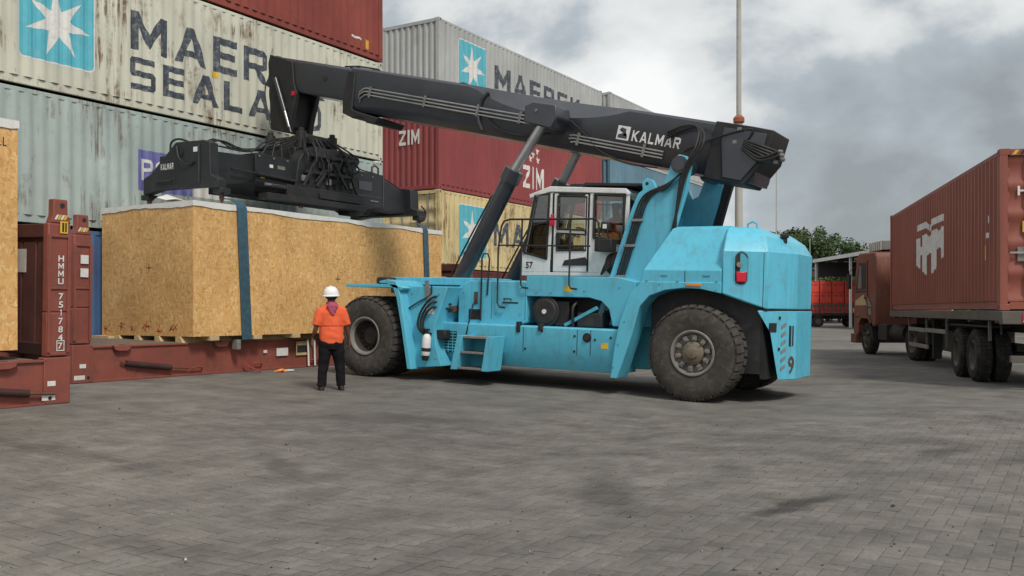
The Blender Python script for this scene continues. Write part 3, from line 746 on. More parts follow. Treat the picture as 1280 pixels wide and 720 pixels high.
# air cleaner drum and gear in the opening
dr = rs(MB().cyl((3.02, 1.02, 1.42), (3.02, 1.30, 1.42), .285, n=28).cyl((3.02, 1.30, 1.42), (3.02, 1.335, 1.42), .25, .22, 28), 'air_cleaner', 'cab_dark', .015)
MB().cyl((3.02, 1.335, 1.42), (3.02, 1.35, 1.42), .045, n=14).build('badge', 'white_paint', dr)
rs(MB().box(2.55, 2.85, .95, 1.25, 1.16, 1.62), 'battery_box', 'frame_black', .02)
rs(MB().box(1.85, 2.35, .95, 1.30, 1.16, 1.42), 'battery_box', 'cab_dark', .02)
rs(MB().bar((2.6, 1.28, 1.18), (1.95, 1.28, 1.52), .06, .06), 'strut', 'cyan_deck')
rs(MB().tube(curve_pts([(2.42, 1.31, 1.17), (2.42, 1.33, 1.5), (2.38, 1.2, 1.62)]), .028), 'hose', 'rubber_hose')
# near side dark recess and marker on the cover
rs(MB().box(4.45, 4.72, 1.321, 1.328, 1.22, 1.42), 'recess', 'frame_black')
rs(MB().box(4.52, 4.60, 1.321, 1.335, 1.52, 1.76), 'marker', 'iron_rust')
# ---- fire extinguisher and hose bundle on the fender panel
fe = rs(MB().lathe([(.0, 0), (.075, .0), (.085, .03), (.085, .34), (.06, .40), (.03, .42), (.0, .42)], (5.32, 1.90, .50), (-.06, 0, 1), 18, False), 'fire_extinguisher', 'white_paint')
MB().cyl((5.31, 1.90, .92), (5.30, 1.90, 1.0), .03, n=8).box(5.25, 5.37, 1.87, 1.93, .98, 1.02).build('valve', 'frame_black', fe)
MB().lathe([(.087, .08), (.089, .10), (.089, .13), (.087, .15)], (5.32, 1.90, .50), (-.06, 0, 1), 18, False).build('strap', 'frame_black', fe)
MB().lathe([(.0, -.10), (.06, -.10), (.075, -.02), (.0, -.01)], (5.325, 1.90, .50), (-.06, 0, 1), 18, False).build('cup', 'frame_black', fe)
for k in range(3):
    d = k*.10
    rs(MB().tube(curve_pts([(5.02, 1.45+d*.5, 1.40+d), (5.20, 1.84, 1.44+d), (5.38+d*.3, 1.86+d*.2, 1.28+d*.5), (5.42+d*.5, 1.87+d*.2, 1.08), (5.34+d*.3, 1.86, .95-d*.2), (5.20, 1.72, .90-d*.2)], 8), .022), 'hose', 'rubber_hose')
rs(MB().box(4.98, 5.2, 1.56, 1.74, .82, 1.0), 'valve_block', 'frame_black', .02)
rs(MB().box(5.05, 5.3, 1.1, 1.5, 1.34, 1.62).cyl((5.1, 1.45, 1.52), (5.2, 1.62, 1.5), .07, n=10), 'valve_block', 'iron_rust', .03)
rs(MB().tube(curve_pts([(5.9, 1.82, 1.36), (5.6, 1.83, 1.52), (5.3, 1.82, 1.68), (5.28, 1.82, 1.86)]), .014), 'cable', 'rubber_hose')
rs(MB().prism([(5.38, 1.58), (5.44, 1.95), (5.36, 1.96), (5.28, 1.58)], 1.80, 1.83, 'y'), 'mirror_arm', 'rim_grey')
# ---- lift cylinders
for s_ in (1, -1):
    v = s_*.98
    A, B_, C_ = Vector((5.60, v, 1.25)), Vector((3.98, v, 4.12)), Vector((3.33, s_*.86, 5.14))
    cy = rs(MB().cyl(A, B_, .165, n=22).cyl(B_-(B_-A).normalized()*.22, B_+(B_-A).normalized()*.03, .195, n=22).cyl((5.60, v-.16*s_, 1.25), (5.60, v+.16*s_, 1.25), .14, n=14), 'lift_cylinder', 'boom_black')
    MB().cyl(B_, C_, .095, n=18).build('piston_rod', 'steel', cy)
    d = (B_-A).normalized()
    MB().tube([A+Vector((.17, 0, .2))+d*.1, A+Vector((.17, 0, .2))+d*1.3, A+Vector((.15, 0, .15))+d*2.6], .018).build('oil_line', 'rubber_hose', cy)
# ---- tower carrying the boom pivot
for s_ in (1, -1):
    a, b = sorted((s_*.84, s_*.95))
    rs(MB().prism([(2.17, 1.2), (1.49, 3.30), (1.36, 3.60), (1.27, 3.66), (1.29, 3.80), (1.20, 3.87), (1.08, 3.83), (1.0, 3.66), (.88, 3.72), (.72, 4.16), (.60, 4.26), (.46, 4.22), (.38, 4.05), (.45, 3.6), (.70, 2.75), (.75, 1.2)], a, b, 'y'), 'tower_plate', 'cyan_paint', .01)
    rs(MB().cyl((.58, s_*.45, 4.08), (.58, s_*.98, 4.08), .15, n=20).cyl((.58, s_*.98, 4.08), (.58, s_*1.0, 4.08), .11, n=16), 'boom_pivot', 'boom_black')
    rs(MB().cyl((1.19, a-.004, 3.77), (1.19, b+.004, 3.77), .032, n=10), 'lug_hole', 'frame_black')
rs(MB().prism([(1.5, 1.7), (1.30, 3.3), (1.16, 3.3), (1.3, 1.7)], -.84, .84, 'y'), 'tower_web', 'cyan_paint')
rs(MB().prism([(.72, 2.6), (.44, 3.62), (.36, 3.98), (.20, 3.95), (.30, 3.6), (.56, 2.6)], -.96, -.84, 'y'), 'tower_edge', 'frame_black')
# oil lines up the front of the tower, with clamps
for k in range(4):
    o_ = k*.048-.02
    rs(MB().tube(curve_pts([(1.98-o_, .985, 1.26), (1.80-o_, .985, 1.8), (1.55-o_, .985, 2.6), (1.36-o_, .985, 3.25), (1.25-o_, .985, 3.50), (1.10-o_, .985, 3.62), (.80, .985+.02*k, 3.74-.03*k), (.52, 1.0+.02*k, 3.92)]), .016), 'oil_line', 'rubber_hose')
for t_ in (.12, .42, .7, .93):
    p = Vector((1.97, 0, 1.26)).lerp(Vector((1.36, 0, 3.25)), t_)
    rs(MB().box(p.x-.16, p.x+.06, .95, 1.01, p.z-.025, p.z+.025), 'pipe_clamp', 'rim_grey', .01)
for k in range(3):
    rs(MB().tube(curve_pts([(.60+.05*k, .98, 2.80), (.60, 1.0, 3.2), (.50-.04*k, 1.02, 3.9), (.28-.07*k, 1.0, 4.35+.03*k), (.32-.02*k, .78, 4.72), (.62, .62, 4.82-.03*k), (1.0, .52, 4.74-.05*k)], 8), .024), 'hose', 'rubber_hose')
# ---- rear body and counterweight
plan = [(-.45, 1.62), (-1.10, 1.22), (-1.46, .48), (-1.46, -.48), (-1.10, -1.22), (-.45, -1.62)]
arch = [(-1.02, 1.50), (-.80, 1.68), (-.46, 1.82), (-.10, 1.89), (.20, 1.90), (.52, 1.86), (.80, 1.76), (.97, 1.58), (1.10, 1.10), (1.26, .62), (1.37, .30)]
hood = lambda v, z, f, r_: [(f, v, z), (r_, v, z), (r_, -v, z), (f, -v, z)]
rs(MB().loft([hood(1.60, 1.95, 1.0, -.455), hood(1.60, 2.20, .93, -.455), hood(1.50, 2.34, .88, -.455), hood(1.20, 2.93, .58, -.455), hood(1.12, 2.97, .52, -.455)]), 'engine_hood', 'cyan_paint', .014, sharp=12)
# tail: its lower edge continues the wheel arch, then a straight wall and a bevelled crown
tp = [(-.46, 1.612), (-.78, 1.42), (-1.105, 1.222), (-1.40, .48), (-1.40, -.48), (-1.105, -1.222), (-.78, -1.42), (-.46, -1.612)]
tz = [1.815, 1.69, 1.57, 1.57, 1.57, 1.57, 1.69, 1.815]
rs(MB().loft([[(u, v, z) for (u, v), z in zip(tp, tz)], [(u, v, 2.52) for u, v in tp],
   [(-.44, 1.42, 2.80), (-.73, 1.25, 2.80), (-1.02, 1.08, 2.80), (-1.28, .44, 2.72), (-1.28, -.44, 2.72), (-1.02, -1.08, 2.80), (-.73, -1.25, 2.80), (-.44, -1.42, 2.80)],
   [(-.42, 1.24, 2.95), (-.64, 1.11, 2.945), (-.86, .98, 2.94), (-1.14, .4, 2.82), (-1.14, -.4, 2.82), (-.86, -.98, 2.94), (-.64, -1.11, 2.945), (-.42, -1.24, 2.95)]]), 'counterweight', 'cyan_paint', .03, sharp=20)
for s_ in (1, -1):
    a, b = sorted((s_*1.20, s_*1.622))
    rs(MB().prism([(1.50, .30), (1.44, .8), (1.36, 1.25), (1.16, 1.80), (.95, 2.0), (-.46, 2.0)]+arch[2:], a, b, 'y'), 'rear_fender', 'cyan_paint', .01)
q0, q1, q2 = Vector((-.98, 1.33)), Vector((-1.115, 1.20)), Vector((-1.415, .5))
def low(z, st):
    near = [q0, q1, q2] if st is None else [q1.lerp(q2, st), q1.lerp(q2, st).lerp(q2, .25), q2]
    return [(p.x, p.y, z) for p in near]+[(p.x, -p.y, z) for p in near[::-1]]
rs(MB().loft([low(.40, .40), low(.8, .25), low(1.2, .10), low(1.555, None)]), 'lower_counterweight', 'cyan_paint', .012, sharp=12)
rs(MB().box(-1.0, .95, -1.16, 1.16, .5, 1.9), 'wheel_well', 'cab_dark')
rs(MB().prism([(-1.0, 1.56), (-1.10, .42), (-1.0, .42), (-.9, 1.56)], -1.14, 1.14, 'y'), 'mud_flap', 'frame_black')
# tail lamp pocket on the corner facet
fa, fb = Vector((-.45, 1.62, 0)), Vector((-1.10, 1.22, 0)); fx = (fb-fa).normalized(); fn = Vector((fx.y, -fx.x, 0)); fn = fn if fn.y > 0 else -fn
def facet(name, bm, mat, sx, z, lift): return decal(name, bm, mat, RS, fa+fx*sx+fn*.006+Vector((0, 0, z)), fx, Vector((0, 0, 1)), None, lift if (fx.cross(Vector((0, 0, 1)))).dot(fn) > 0 else -lift)
oval = lambda w, hh, s0=0, s1=1: [(w*math.cos(t_), (hh-w)*(1 if math.sin(t_) >= 0 else -1)+w*math.sin(t_)) for t_ in [2*PI*k/28 for k in range(28)]]
facet('lamp_rim', poly_bm([oval(.125, .29)]), 'cyan_deck', .33, 2.24, .002)
facet('lamp_pocket', poly_bm([oval(.105, .27)]), 'frame_black', .33, 2.24, .004)
facet('lamp_pocket_wall', poly_bm([[(-.02, -.06), (.10, -.06), (.10, .16), (.04, .24), (-.02, .25)]]), 'cyan_deck', .33, 2.24, .006)
tl = rs(MB().obox(fa+fx*.33+fn*.02+Vector((0, 0, 2.10)), (.085, .02, .09), Matrix((fx, fn, Vector((0, 0, 1)))).transposed()), 'tail_lamp', 'tail_red', .02)
wl = rs(MB().cyl(fa+fx*.29+fn*.0+Vector((0, 0, 2.30)), fa+fx*.29+fn*.05+Vector((0, 0, 2.30)), .045, n=14), 'work_lamp', 'rim_grey')
# vents, slots and the dark joint of the counterweight
rs(MB().loft([[(u*1.003, v*1.003, z) for u, v in ((-1.0, 1.28), (-1.105, 1.222), (-1.40, .48), (-1.40, -.48), (-1.105, -1.222), (-1.0, -1.28))] for z in (1.550, 1.572)]), 'joint', 'frame_black')
fa2, fb2 = Vector((-1.115, 1.20, 0)), Vector((-1.415, .5, 0)); fx2 = (fb2-fa2).normalized(); fn2 = Vector((-fx2.y, fx2.x, 0)); fn2 = fn2 if fn2.y > 0 else -fn2
RT2 = Matrix((fx2, fn2, Vector((0, 0, 1)))).transposed()
def on_tail(name, sx, z, hx, hz, mat, d=.004): return rs(MB().obox(fa2+fx2*sx+fn2*d+Vector((0, 0, z)), (hx, .006, hz), RT2), name, mat)
on_tail('tow_slot', .14, 1.28, .09, .075, 'frame_black')
on_tail('vent_slot', .62, 1.14, .055, .17, 'frame_black'); on_tail('vent_bar', .62, 1.14, .012, .17, 'cyan_deck', .008)
for z in (1.44, .92): rs(MB().obox(fa2+fx2*.31+fn2*.004+Vector((0, 0, z)), (.022, .008, .025), RT2), 'bolt', 'frame_black')
for k in range(6):
    z = .55+k*.14
    decal('hazard_stripe', poly_bm([[(0, 0), (.12, .06), (.12, .12), (0, .06)]]), 'rim_grey', RS, fa2+fx2*.36+fn2*.006+Vector((0, 0, z)), fx2, (0, 0, 1), None, .002)
decal('number', text_bm('9', .15, .30, .02), 'iron_rust', RS, fa2+fx2*.56+fn2*.008+Vector((0, 0, .50)), fx2, (0, 0, 1), None, .002)
rs(MB().cyl((-1.20, .62, 2.70), (-1.20, .62, 2.80), .05, n=10).box(-1.26, -1.14, .56, .68, 2.79, 2.85).box(-1.22, -1.02, .55, .66, 2.73, 2.78), 'warning_lamp', 'frame_black', .01)
rs(MB().tube([(-.62, .8, 2.92), (-.62, .8, 3.02), (-.70, .8, 3.06), (-.78, .8, 3.02), (-.78, .8, 2.92)], .018), 'lifting_eye', 'cyan_paint')
rs(MB().tube([(.74, 1.2, 2.46), (.74, 1.2, 2.58), (.68, 1.2, 2.62), (.62, 1.2, 2.58), (.62, 1.2, 2.50)], .02), 'lifting_eye', 'cyan_paint')
rs(MB().box(-.12, .14, 1.622, 1.640, 1.93, 1.975), 'side_marker', 'orange_lens', .006)
# seams, hinges, bolts and small plates on the rear body
fs = lambda sx, lift=.0035: fa+fx*sx+fn*lift
for sx in (.70,):
    rs(MB().obox(fs(sx)+Vector((0, 0, 2.05)), (.005, .003, .46), Matrix((fx, fn, Vector((0, 0, 1)))).transposed()), 'panel_seam', 'frame_black')
for u in (.18,):
    rs(MB().box(u-.005, u+.005, 1.5985, 1.603, 2.0, 2.19), 'panel_seam', 'frame_black')
for u in (.55, -.2):
    rs(MB().box(u-.06, u+.06, 1.60, 1.612, 2.10, 2.13), 'hinge', 'cyan_deck', .004)
for u, z in ((.86, 2.02), (.3, 2.02), (-.38, 2.02), (1.25, 1.3), (1.36, .9), (1.44, .5), (-.38, 1.88), (.02, 1.96), (.62, 1.96)):
    rs(MB().cyl((u, 1.60, z), (u, 1.632, z), .016, n=8), 'bolt', 'cyan_deck')
for u, z in ((5.75, 1.70), (5.62, 1.1), (5.50, .45), (5.15, .45), (5.1, 1.70), (5.35, 1.72)):
    rs(MB().cyl((u, 1.80, z), (u, 1.812, z), .018, n=8), 'bolt', 'cyan_deck')
rs(MB().box(5.22, 5.40, 1.801, 1.804, 1.30, 1.42), 'data_plate', 'print_white'); rs(MB().box(2.45, 2.62, 1.3205, 1.3235, 1.80, 1.90), 'warning_sticker', 'print_yellow')
rs(MB().box(1.60, 1.74, 1.5205, 1.5235, .80, .90), 'warning_sticker', 'print_yellow'); rs(MB().box(3.6, 3.95, 1.3205, 1.3235, 1.55, 1.58), 'panel_seam', 'frame_black')
for u in (3.44, 4.2): rs(MB().box(u-.004, u+.004, 1.3205, 1.3225, 1.24, 1.95), 'panel_seam', 'frame_black')
for u, z in ((3.55, 1.85), (3.55, 1.35), (4.10, 1.85), (4.10, 1.35), (4.3, 1.8), (4.85, 1.75), (3.2, 1.78), (2.9, 1.78), (2.2, 1.82), (1.5, 1.9), (1.35, 1.5)):
    rs(MB().cyl((u, 1.32, z), (u, 1.334, z), .015, n=8), 'bolt', 'cyan_deck')
rs(MB().tube([(3.9, 1.33, 1.62), (3.9, 1.37, 1.64), (3.75, 1.37, 1.64), (3.75, 1.33, 1.62)], .012), 'handle', 'frame_black')
# ---- boom
PHI = math.atan(.2226); be = Vector((math.cos(PHI), 0, math.sin(PHI))); bn = Vector((-math.sin(PHI), 0, math.cos(PHI))); bO = Vector((0, 0, 4.851))
def BP(s, v, t): return bO + be*s + Vector((0, v, 0)) - bn*t
def boom_ring(s, half, t0, t1, c_up, c_lo, lean):
    r_ = [(half-c_up*1.02, t0), (half, t0+c_up), (half, t1-c_lo), (half-c_lo*.6, t1)]
    pts = [(v-lean*0, t) for v, t in r_]+[(-v, t) for v, t in r_[::-1]]
    return [BP(s, v, t) for v, t in pts]
def bump(s, a, b): return math.sin(PI*max(0, min(1, (s-a)/(b-a))))**.7 if a < s < b else 0
rings = []
for k in range(45):
    s = -.80+k*(8.85+.80)/44
    rings.append(boom_ring(s, .46, 0, .95, .05+.33*bump(s, 1.9, 5.4)*(1 if s > 3.3 else 1), .10+.10*bump(s, 4.6, 8.6), 0))
BOOM = rs(MB().loft(rings), 'boom', 'boom_black')
pr = [BP(s, 0, t) for s, t in ((-.96, .0), (-.93, .50), (-.66, 1.00), (.10, 1.01), (.10, -.012), (-.6, -.012))]
MB().prism([(p.x, p.z) for p in pr], -.50, .50, 'y').build('boom_tail', 'frame_black', BOOM, .015)
pr = [BP(s, 0, t) for s, t in ((-.86, .08), (-.86, .48), (-.60, .94), (-.26, .94), (-.08, .30), (-.08, .08))]
MB().prism([(p.x, p.z) for p in pr], .50, .53, 'y').build('tail_plate', 'boom_black', BOOM, .01)
for k in range(6):
    a = BP(-.50, .54, .25+.03*k); b = BP(-.85, .56, .30+.05*k); c_ = BP(-1.08-.05*(k % 3), .40+.03*k, .34+.06*(k % 4))
    MB().tube(curve_pts([a, b, c_]), .028).build('hose', 'rubber_hose', BOOM)
    MB().cyl(c_-be*.0, c_-be*.07, .034, n=8).build('hose_fitting', 'rim_grey', BOOM)
MB().tube(curve_pts([BP(-.55, .54, .25), BP(-.6, .57, .05), BP(-.2, .56, .18), BP(.4, .54, .5), BP(.55, .53, .62)]), .016).build('cable', 'rubber_hose', BOOM)
for v in (.51,):
    for s, t in ((-.36, .07), (-.33, .30)):
        p = BP(s, v, t); MB().box(p.x-.035, p.x+.035, .50, .535, p.z-.03, p.z+.03).build('fitting', 'rim_grey', BOOM)
# bracket where the lift rods meet the boom
for s_ in (1, -1):
    pr = [BP(s, 0, t) for s, t in ((3.02, .42), (3.10, .20), (3.62, .20), (3.78, .30), (3.74, .62), (3.1, .66))]
    a, b = sorted((s_*.44, s_*1.0))
    MB().prism([(p.x, p.z) for p in pr], a, b, 'y').build('cylinder_bracket', 'boom_black', BOOM, .03)
    p = BP(3.5, 0, .36); MB().cyl((p.x, s_*1.0, p.z), (p.x, s_*1.02, p.z), .03, n=10).build('pin', 'rim_grey', BOOM)
# seam ribs and collar on the outer boom
for s in (5.15,):
    pts = [BP(s-.10, .455, .10), BP(s+.02, .475, .28), BP(s+.04, .475, .55), BP(s-.02, .475, .72), BP(s-.12, .44, .88)]
    MB().tube(pts, .045, 8).build('collar', 'boom_black', BOOM)
for t0, s0, s1 in ((.43, 3.8, 8.35), (.50, 3.8, 8.35), (.57, 3.8, 8.30), (.66, .95, 2.95), (.72, .95, 2.95), (.78, .95, 2.9)):
    fr = s1 > 5
    pts = [BP(s0, .50, t0+.02), BP(s1-.08, .50, t0), BP(s1, .50, t0+.02)]
    if fr: pts += [BP(s1+.10, .50, t0+.10), BP(s1+.12, .47, t0+.18)]
    MB().tube(pts, .0165, 7).build('oil_line', 'pipe_steel', BOOM)
for s, t in ((8.15, .50), (6.6, .50), (5.2, .50), (4.15, .50), (2.75, .72), (1.35, .72)):
    a, b = BP(s, .505, t-.12), BP(s, .505, t+.12)
    MB().bar(a, b, .05, .03, up=(0, 1, 0)).build('pipe_clamp', 'rim_grey', BOOM)
MB().tube(curve_pts([BP(3.0, .5, .40), BP(2.6, .5, .62), BP(2.2, .5, .88), BP(1.6, .48, 1.0), BP(1.0, .5, .98)]), .016).build('cable', 'rubber_hose', BOOM)
MB().tube(curve_pts([BP(4.9, .48, .62), BP(4.6, .5, .80), BP(4.0, .5, .84), BP(3.4, .5, .70)]), .014).build('cable', 'rubber_hose', BOOM)
# front guide housing, inner boom and the head
pr = [BP(s, 0, t) for s, t in ((7.80, 1.02), (7.86, 1.16), (8.12, 1.17), (8.26, 1.08), (8.40, 1.10), (8.55, 1.13), (8.86, 1.06), (8.92, .8), (8.92, .12), (8.7, .10), (8.60, .95))]
MB().prism([(p.x, p.z) for p in pr], -.49, .49, 'y').build('guide_housing', 'frame_black', BOOM, .02)
INN = MB().loft([boom_ring(s, .36, .02, .77, .06, .06, 0) for s in (8.3, 10.0, 11.55)]).build('inner_boom', 'boom_black', RS, .01)
pr = [BP(11.62, 0, -.02), BP(11.66, 0, .16)]
hd = [(11.30, 7.36), (11.36, 7.16), (11.28, 6.2), (11.22, 5.55), (10.62, 5.42), (10.58, 5.70), (10.40, 6.36), (10.5, 6.62), (10.55, 7.1)]
HEAD = rs(MB().prism(hd, -.40, -.26, 'y').prism(hd, .26, .40, 'y').prism([(11.2, 7.2), (11.15, 5.7), (10.68, 5.6), (10.55, 6.4)], -.26, .26, 'y'), 'boom_head', 'frame_black', .015)
p = BP(9.7, .365, .36); MB().cyl((p.x, .36, p.z), (p.x, .372, p.z), .07, n=12).build('hole', 'print_black', INN)
MB().cyl((11.05, .45, 6.75), (10.72, .45, 5.95), .05, n=12).cyl((10.72, .45, 5.95), (10.50, .45, 5.42), .03, n=12).build('damper_cylinder', 'boom_black', HEAD)
MB().cyl((10.74, .45, 6.0), (10.56, .45, 5.55), .034, n=12).build('damper_rod', 'steel', HEAD)
for k in range(4):
    MB().tube(curve_pts([(11.3, .30-.15*k, 7.0), (11.52, .32-.15*k, 6.6), (11.42, .35-.15*k, 6.1), (11.2, .42-.15*k, 5.6)]), .016).build('hose', 'rubber_hose', HEAD)
MB().box(10.45, 10.55, .401, .42, 6.30, 6.40).build('marker_lamp', 'tail_red', HEAD)
MB().tube([BP(8.2, .2, .0), BP(8.3, .2, -.05), BP(8.9, .2, -.05), BP(9.3, .2, .0)], .02).build('top_guard', 'frame_black', BOOM)
for s in (5.9, 8.35, 9.0): MB().box(*(lambda p: (p.x-.07, p.x+.07, -.3, .3, p.z-.02, p.z+.03))(BP(s, 0, 0))).build('top_block', 'frame_black', BOOM, .01)
# boom lettering (reads towards the tail) and square emblem
tx = -be; org = BP(1.66, .461, .54)
decal('lettering', text_bm('KALMAR', .98, .20, .045, .92), 'white_paint', BOOM, BP(1.66, .462, .58), tx, bn, None, .003)
sq = [[(0, 0), (.26, 0), (.26, .26), (0, .26)]]
decal('emblem', poly_bm(sq), 'white_paint', BOOM, BP(1.98, .462, .59), tx, bn, None, .003)
decal('emblem_mark', poly_bm([[(.03, .03), (.22, .03), (.22, .08), (.12, .08), (.18, .15), (.18, .21), (.08, .23), (.04, .18), (.11, .17), (.13, .13), (.03, .09)]]), 'boom_black', BOOM, BP(1.98, .462, .59), tx, bn, None, .006)
# ---- cab
CV = .80
prof = [(3.87, 2.12), (3.88, 2.50), (3.66, 3.70), (3.25, 3.80), (1.66, 3.70), (1.60, 3.60), (1.60, 2.12)]
CAB = rs(MB().box(1.60, 3.87, -CV, CV, 2.10, 2.17), 'cab', 'cab_white', .01)
def cabp(mb, name, mat, bevel=0): return mb.build(name, mat, CAB, bevel)
cabp(MB().prism([(3.72, 3.68), (3.25, 3.82), (1.66, 3.72), (1.58, 3.64), (1.60, 3.58), (1.68, 3.62), (3.24, 3.71), (3.70, 3.60)], -CV-.02, CV+.02, 'y'), 'cab_roof', 'cab_white', .015)
cabp(MB().prism([(2.55, 3.80), (2.50, 3.86), (1.20, 3.79), (1.20, 3.74)], -CV-.02, CV+.03, 'y').prism([(3.0, 3.84), (2.9, 3.88), (2.5, 3.86), (2.5, 3.8)], -.6, .6, 'y'), 'roof_visor', 'cab_dark', .01)
for s_ in (1, -1):
    a, b = sorted((s_*(CV-.05), s_*CV))
    def pp(pts, name='cab_pillar', mat='cab_white', bev=.008): return cabp(MB().prism(pts, a, b, 'y'), name, mat, bev)
    pp([(3.88, 2.17), (3.88, 2.50), (3.84, 2.55), (3.30, 2.40), (3.23, 2.40), (3.23, 2.17)], 'cab_panel')
    pp([(3.84, 2.50), (3.62, 3.68), (3.56, 3.68), (3.79, 2.50)])
    pp([(3.30, 2.40), (3.26, 3.70), (3.18, 3.70), (3.22, 2.40)])
    pp([(2.40, 2.17), (2.40, 3.70), (2.32, 3.70), (2.32, 2.17)])
    pp([(2.32, 2.17), (2.32, 2.80), (2.0, 2.76), (1.70, 2.66), (1.60, 2.64), (1.60, 2.17)], 'cab_panel')
    pp([(1.70, 2.6), (1.66, 3.66), (1.60, 3.62), (1.60, 2.6)])
    # door: frame, lower panel, split window
    dn = 'cab_door'
    D_ = pp([(3.16, 2.18), (3.16, 3.68), (3.08, 3.68), (3.08, 2.58), (2.50, 2.58), (2.50, 3.64), (2.44, 3.64), (2.44, 2.18)], dn)
    w0, w1 = sorted((s_*(CV-.034), s_*(CV-.022)))
    MB().prism([(3.10, 2.92), (2.44, 2.88), (2.44, 2.96), (3.10, 3.0)], a, b, 'y').build('door_rail', 'cab_white', D_, .005)
    MB().prism([(3.07, 3.0), (3.07, 3.62), (2.47, 3.58), (2.47, 2.96)], w0, w1, 'y').build('pane', 'cab_glass', D_)
    MB().prism([(3.07, 2.60), (3.07, 2.91), (2.47, 2.87), (2.47, 2.60)], w0, w1, 'y').build('pane', 'cab_glass', D_)
    h0, h1 = sorted((s_*(CV+.002), s_*(CV+.03)))
    MB().box(3.0, 3.1, h0, h1, 2.70, 2.92).build('handle', 'frame_black', D_, .01)
    MB().prism([(2.95, 2.30), (2.90, 2.40), (2.46, 2.46), (2.42, 2.38), (2.42, 2.30)], h0-.0, h1-.015*s_ if s_ > 0 else h1, 'y').build('vent', 'cab_dark', D_)
    # rubber gaskets round the glass
    for pts, nm in (([(3.80, 2.55), (3.58, 3.66), (3.27, 3.68), (3.30, 2.43)], 'side_window'), ([(2.30, 2.82), (2.30, 3.62), (1.70, 3.58), (1.69, 2.70), (2.0, 2.78)], 'rear_window')):
        cabp(MB().prism(pts, w0, w1, 'y'), nm, 'cab_glass')
        g0 = s_*(CV+.004)
        cabp(MB().tube([(u, g0, z) for u, z in pts+[pts[0]]], .026, 6), 'gasket', 'rubber_hose')
    g0 = s_*(CV+.004)
    for pts in ([(3.08, 3.0), (3.08, 3.63), (2.46, 3.59), (2.46, 2.96), (3.08, 3.0)], [(3.08, 2.59), (3.08, 2.92), (2.46, 2.88), (2.46, 2.59), (3.08, 2.59)]):
        MB().tube([(u, g0, z) for u, z in pts], .020, 6).build('gasket', 'rubber_hose', D_)
    cabp(MB().box(2.405, 2.435, a, b, 2.2, 3.66), 'door_gap', 'rubber_hose'); cabp(MB().box(3.17, 3.20, a, b, 2.2, 3.68), 'door_gap', 'rubber_hose')
cabp(MB().prism([(3.85, 2.55), (3.64, 3.66), (3.62, 3.66), (3.83, 2.55)], -CV+.06, CV-.06, 'y'), 'windscreen', 'cab_glass')
cabp(MB().box(3.82, 3.88, -CV+.05, CV-.05, 2.17, 2.55), 'front_panel', 'cab_white', .01)
cabp(MB().box(1.60, 1.64, -CV+.05, CV-.05, 2.17, 2.75), 'rear_panel', 'cab_white', .01)
cabp(MB().box(1.61, 1.625, -CV+.06, CV-.06, 2.76, 3.6), 'rear_pane', 'cab_glass')
cabp(MB().box(2.0, 2.55, -.3, .3, 2.5, 2.62).prism([(2.08, 2.6), (1.98, 3.3), (1.86, 3.3), (1.96, 2.6)], -.28, .28, 'y').box(1.88, 1.98, -.14, .14, 3.3, 3.5), 'seat', 'cab_dark', .04)
cabp(MB().box(1.99, 2.42, -.29, .29, 2.62, 2.66).prism([(2.12, 2.68), (2.03, 3.25), (2.0, 3.25), (2.09, 2.68)], -.24, .24, 'y'), 'seat_cover', 'seat_red', .015)
cabp(MB().box(2.1, 2.5, -.1, .1, 2.17, 2.5), 'seat_base', 'cab_dark')
cabp(MB().prism([(3.75, 2.2), (3.7, 2.9), (3.45, 2.85), (3.4, 2.2)], -.6, .6, 'y').box(2.3, 3.0, .4, .6, 2.5, 2.7), 'dashboard', 'cab_dark', .03)
cabp(MB().lathe([(.17, -.012), (.19, 0), (.17, .012), (.15, 0), (.17, -.012)], (3.18, 0, 2.98), (-.5, 0, .85), 20, False).cyl((3.2, 0, 2.95), (3.45, 0, 2.6), .025), 'steering_wheel', 'frame_black')
cabp(MB().box(1.70, 1.95, -.6, .1, 2.75, 3.25), 'cabinet', 'cab_dark', .02)
cabp(MB().box(1.93, 2.1, CV+.01, CV+.14, 2.93, 3.1).box(2.0, 2.04, CV-.0, CV+.05, 2.9, 3.0), 'work_lamp', 'frame_black', .015)
cabp(MB().box(1.97, 2.05, CV+.141, CV+.145, 2.98, 3.06), 'lamp_lens', 'white_paint')
cabp(MB().box(1.80, 2.15, CV+.05, CV+.28, 2.55, 2.78), 'mirror_box', 'frame_black', .02)
cabp(MB().tube([(2.0, CV+.02, 3.0), (1.9, CV+.25, 2.9), (1.85, CV+.2, 2.6)], .012), 'mirror_arm', 'frame_black')
bl = cabp(MB().lathe([(.0, 0), (.21, .0), (.22, .06), (.18, .12), (.08, .15), (.0, .16)], (1.86, CV-.06, 2.34), (.35, 1, .1), 22, False), 'intake_cowl', 'cab_dark')
for k in range(3): MB().tube(curve_pts([(1.9, CV+.1, 2.3+.07*k), (1.98, CV+.16, 2.2+.05*k), (2.1, CV+.05, 2.14)]), .02).build('hose', 'rubber_hose', bl)
decal('number', text_bm('57', .16, .13, .03), 'cab_dark', CAB, (3.76, CV+.001, 2.24), (-1, 0, 0), (0, 0, 1), None, .003)
cabp(MB().cyl((3.62, .55, 3.62), (3.74, .55, 3.60), .07, n=12).box(3.6, 3.66, .53, .57, 3.6, 3.74), 'work_lamp', 'frame_black')
cabp(MB().box(3.12, 3.2, CV+.03, CV+.12, 3.05, 3.22).cyl((3.16, CV+.07, 3.22), (3.16, CV+.07, 3.28), .03, n=8), 'warning_tag', 'tail_red', .02)
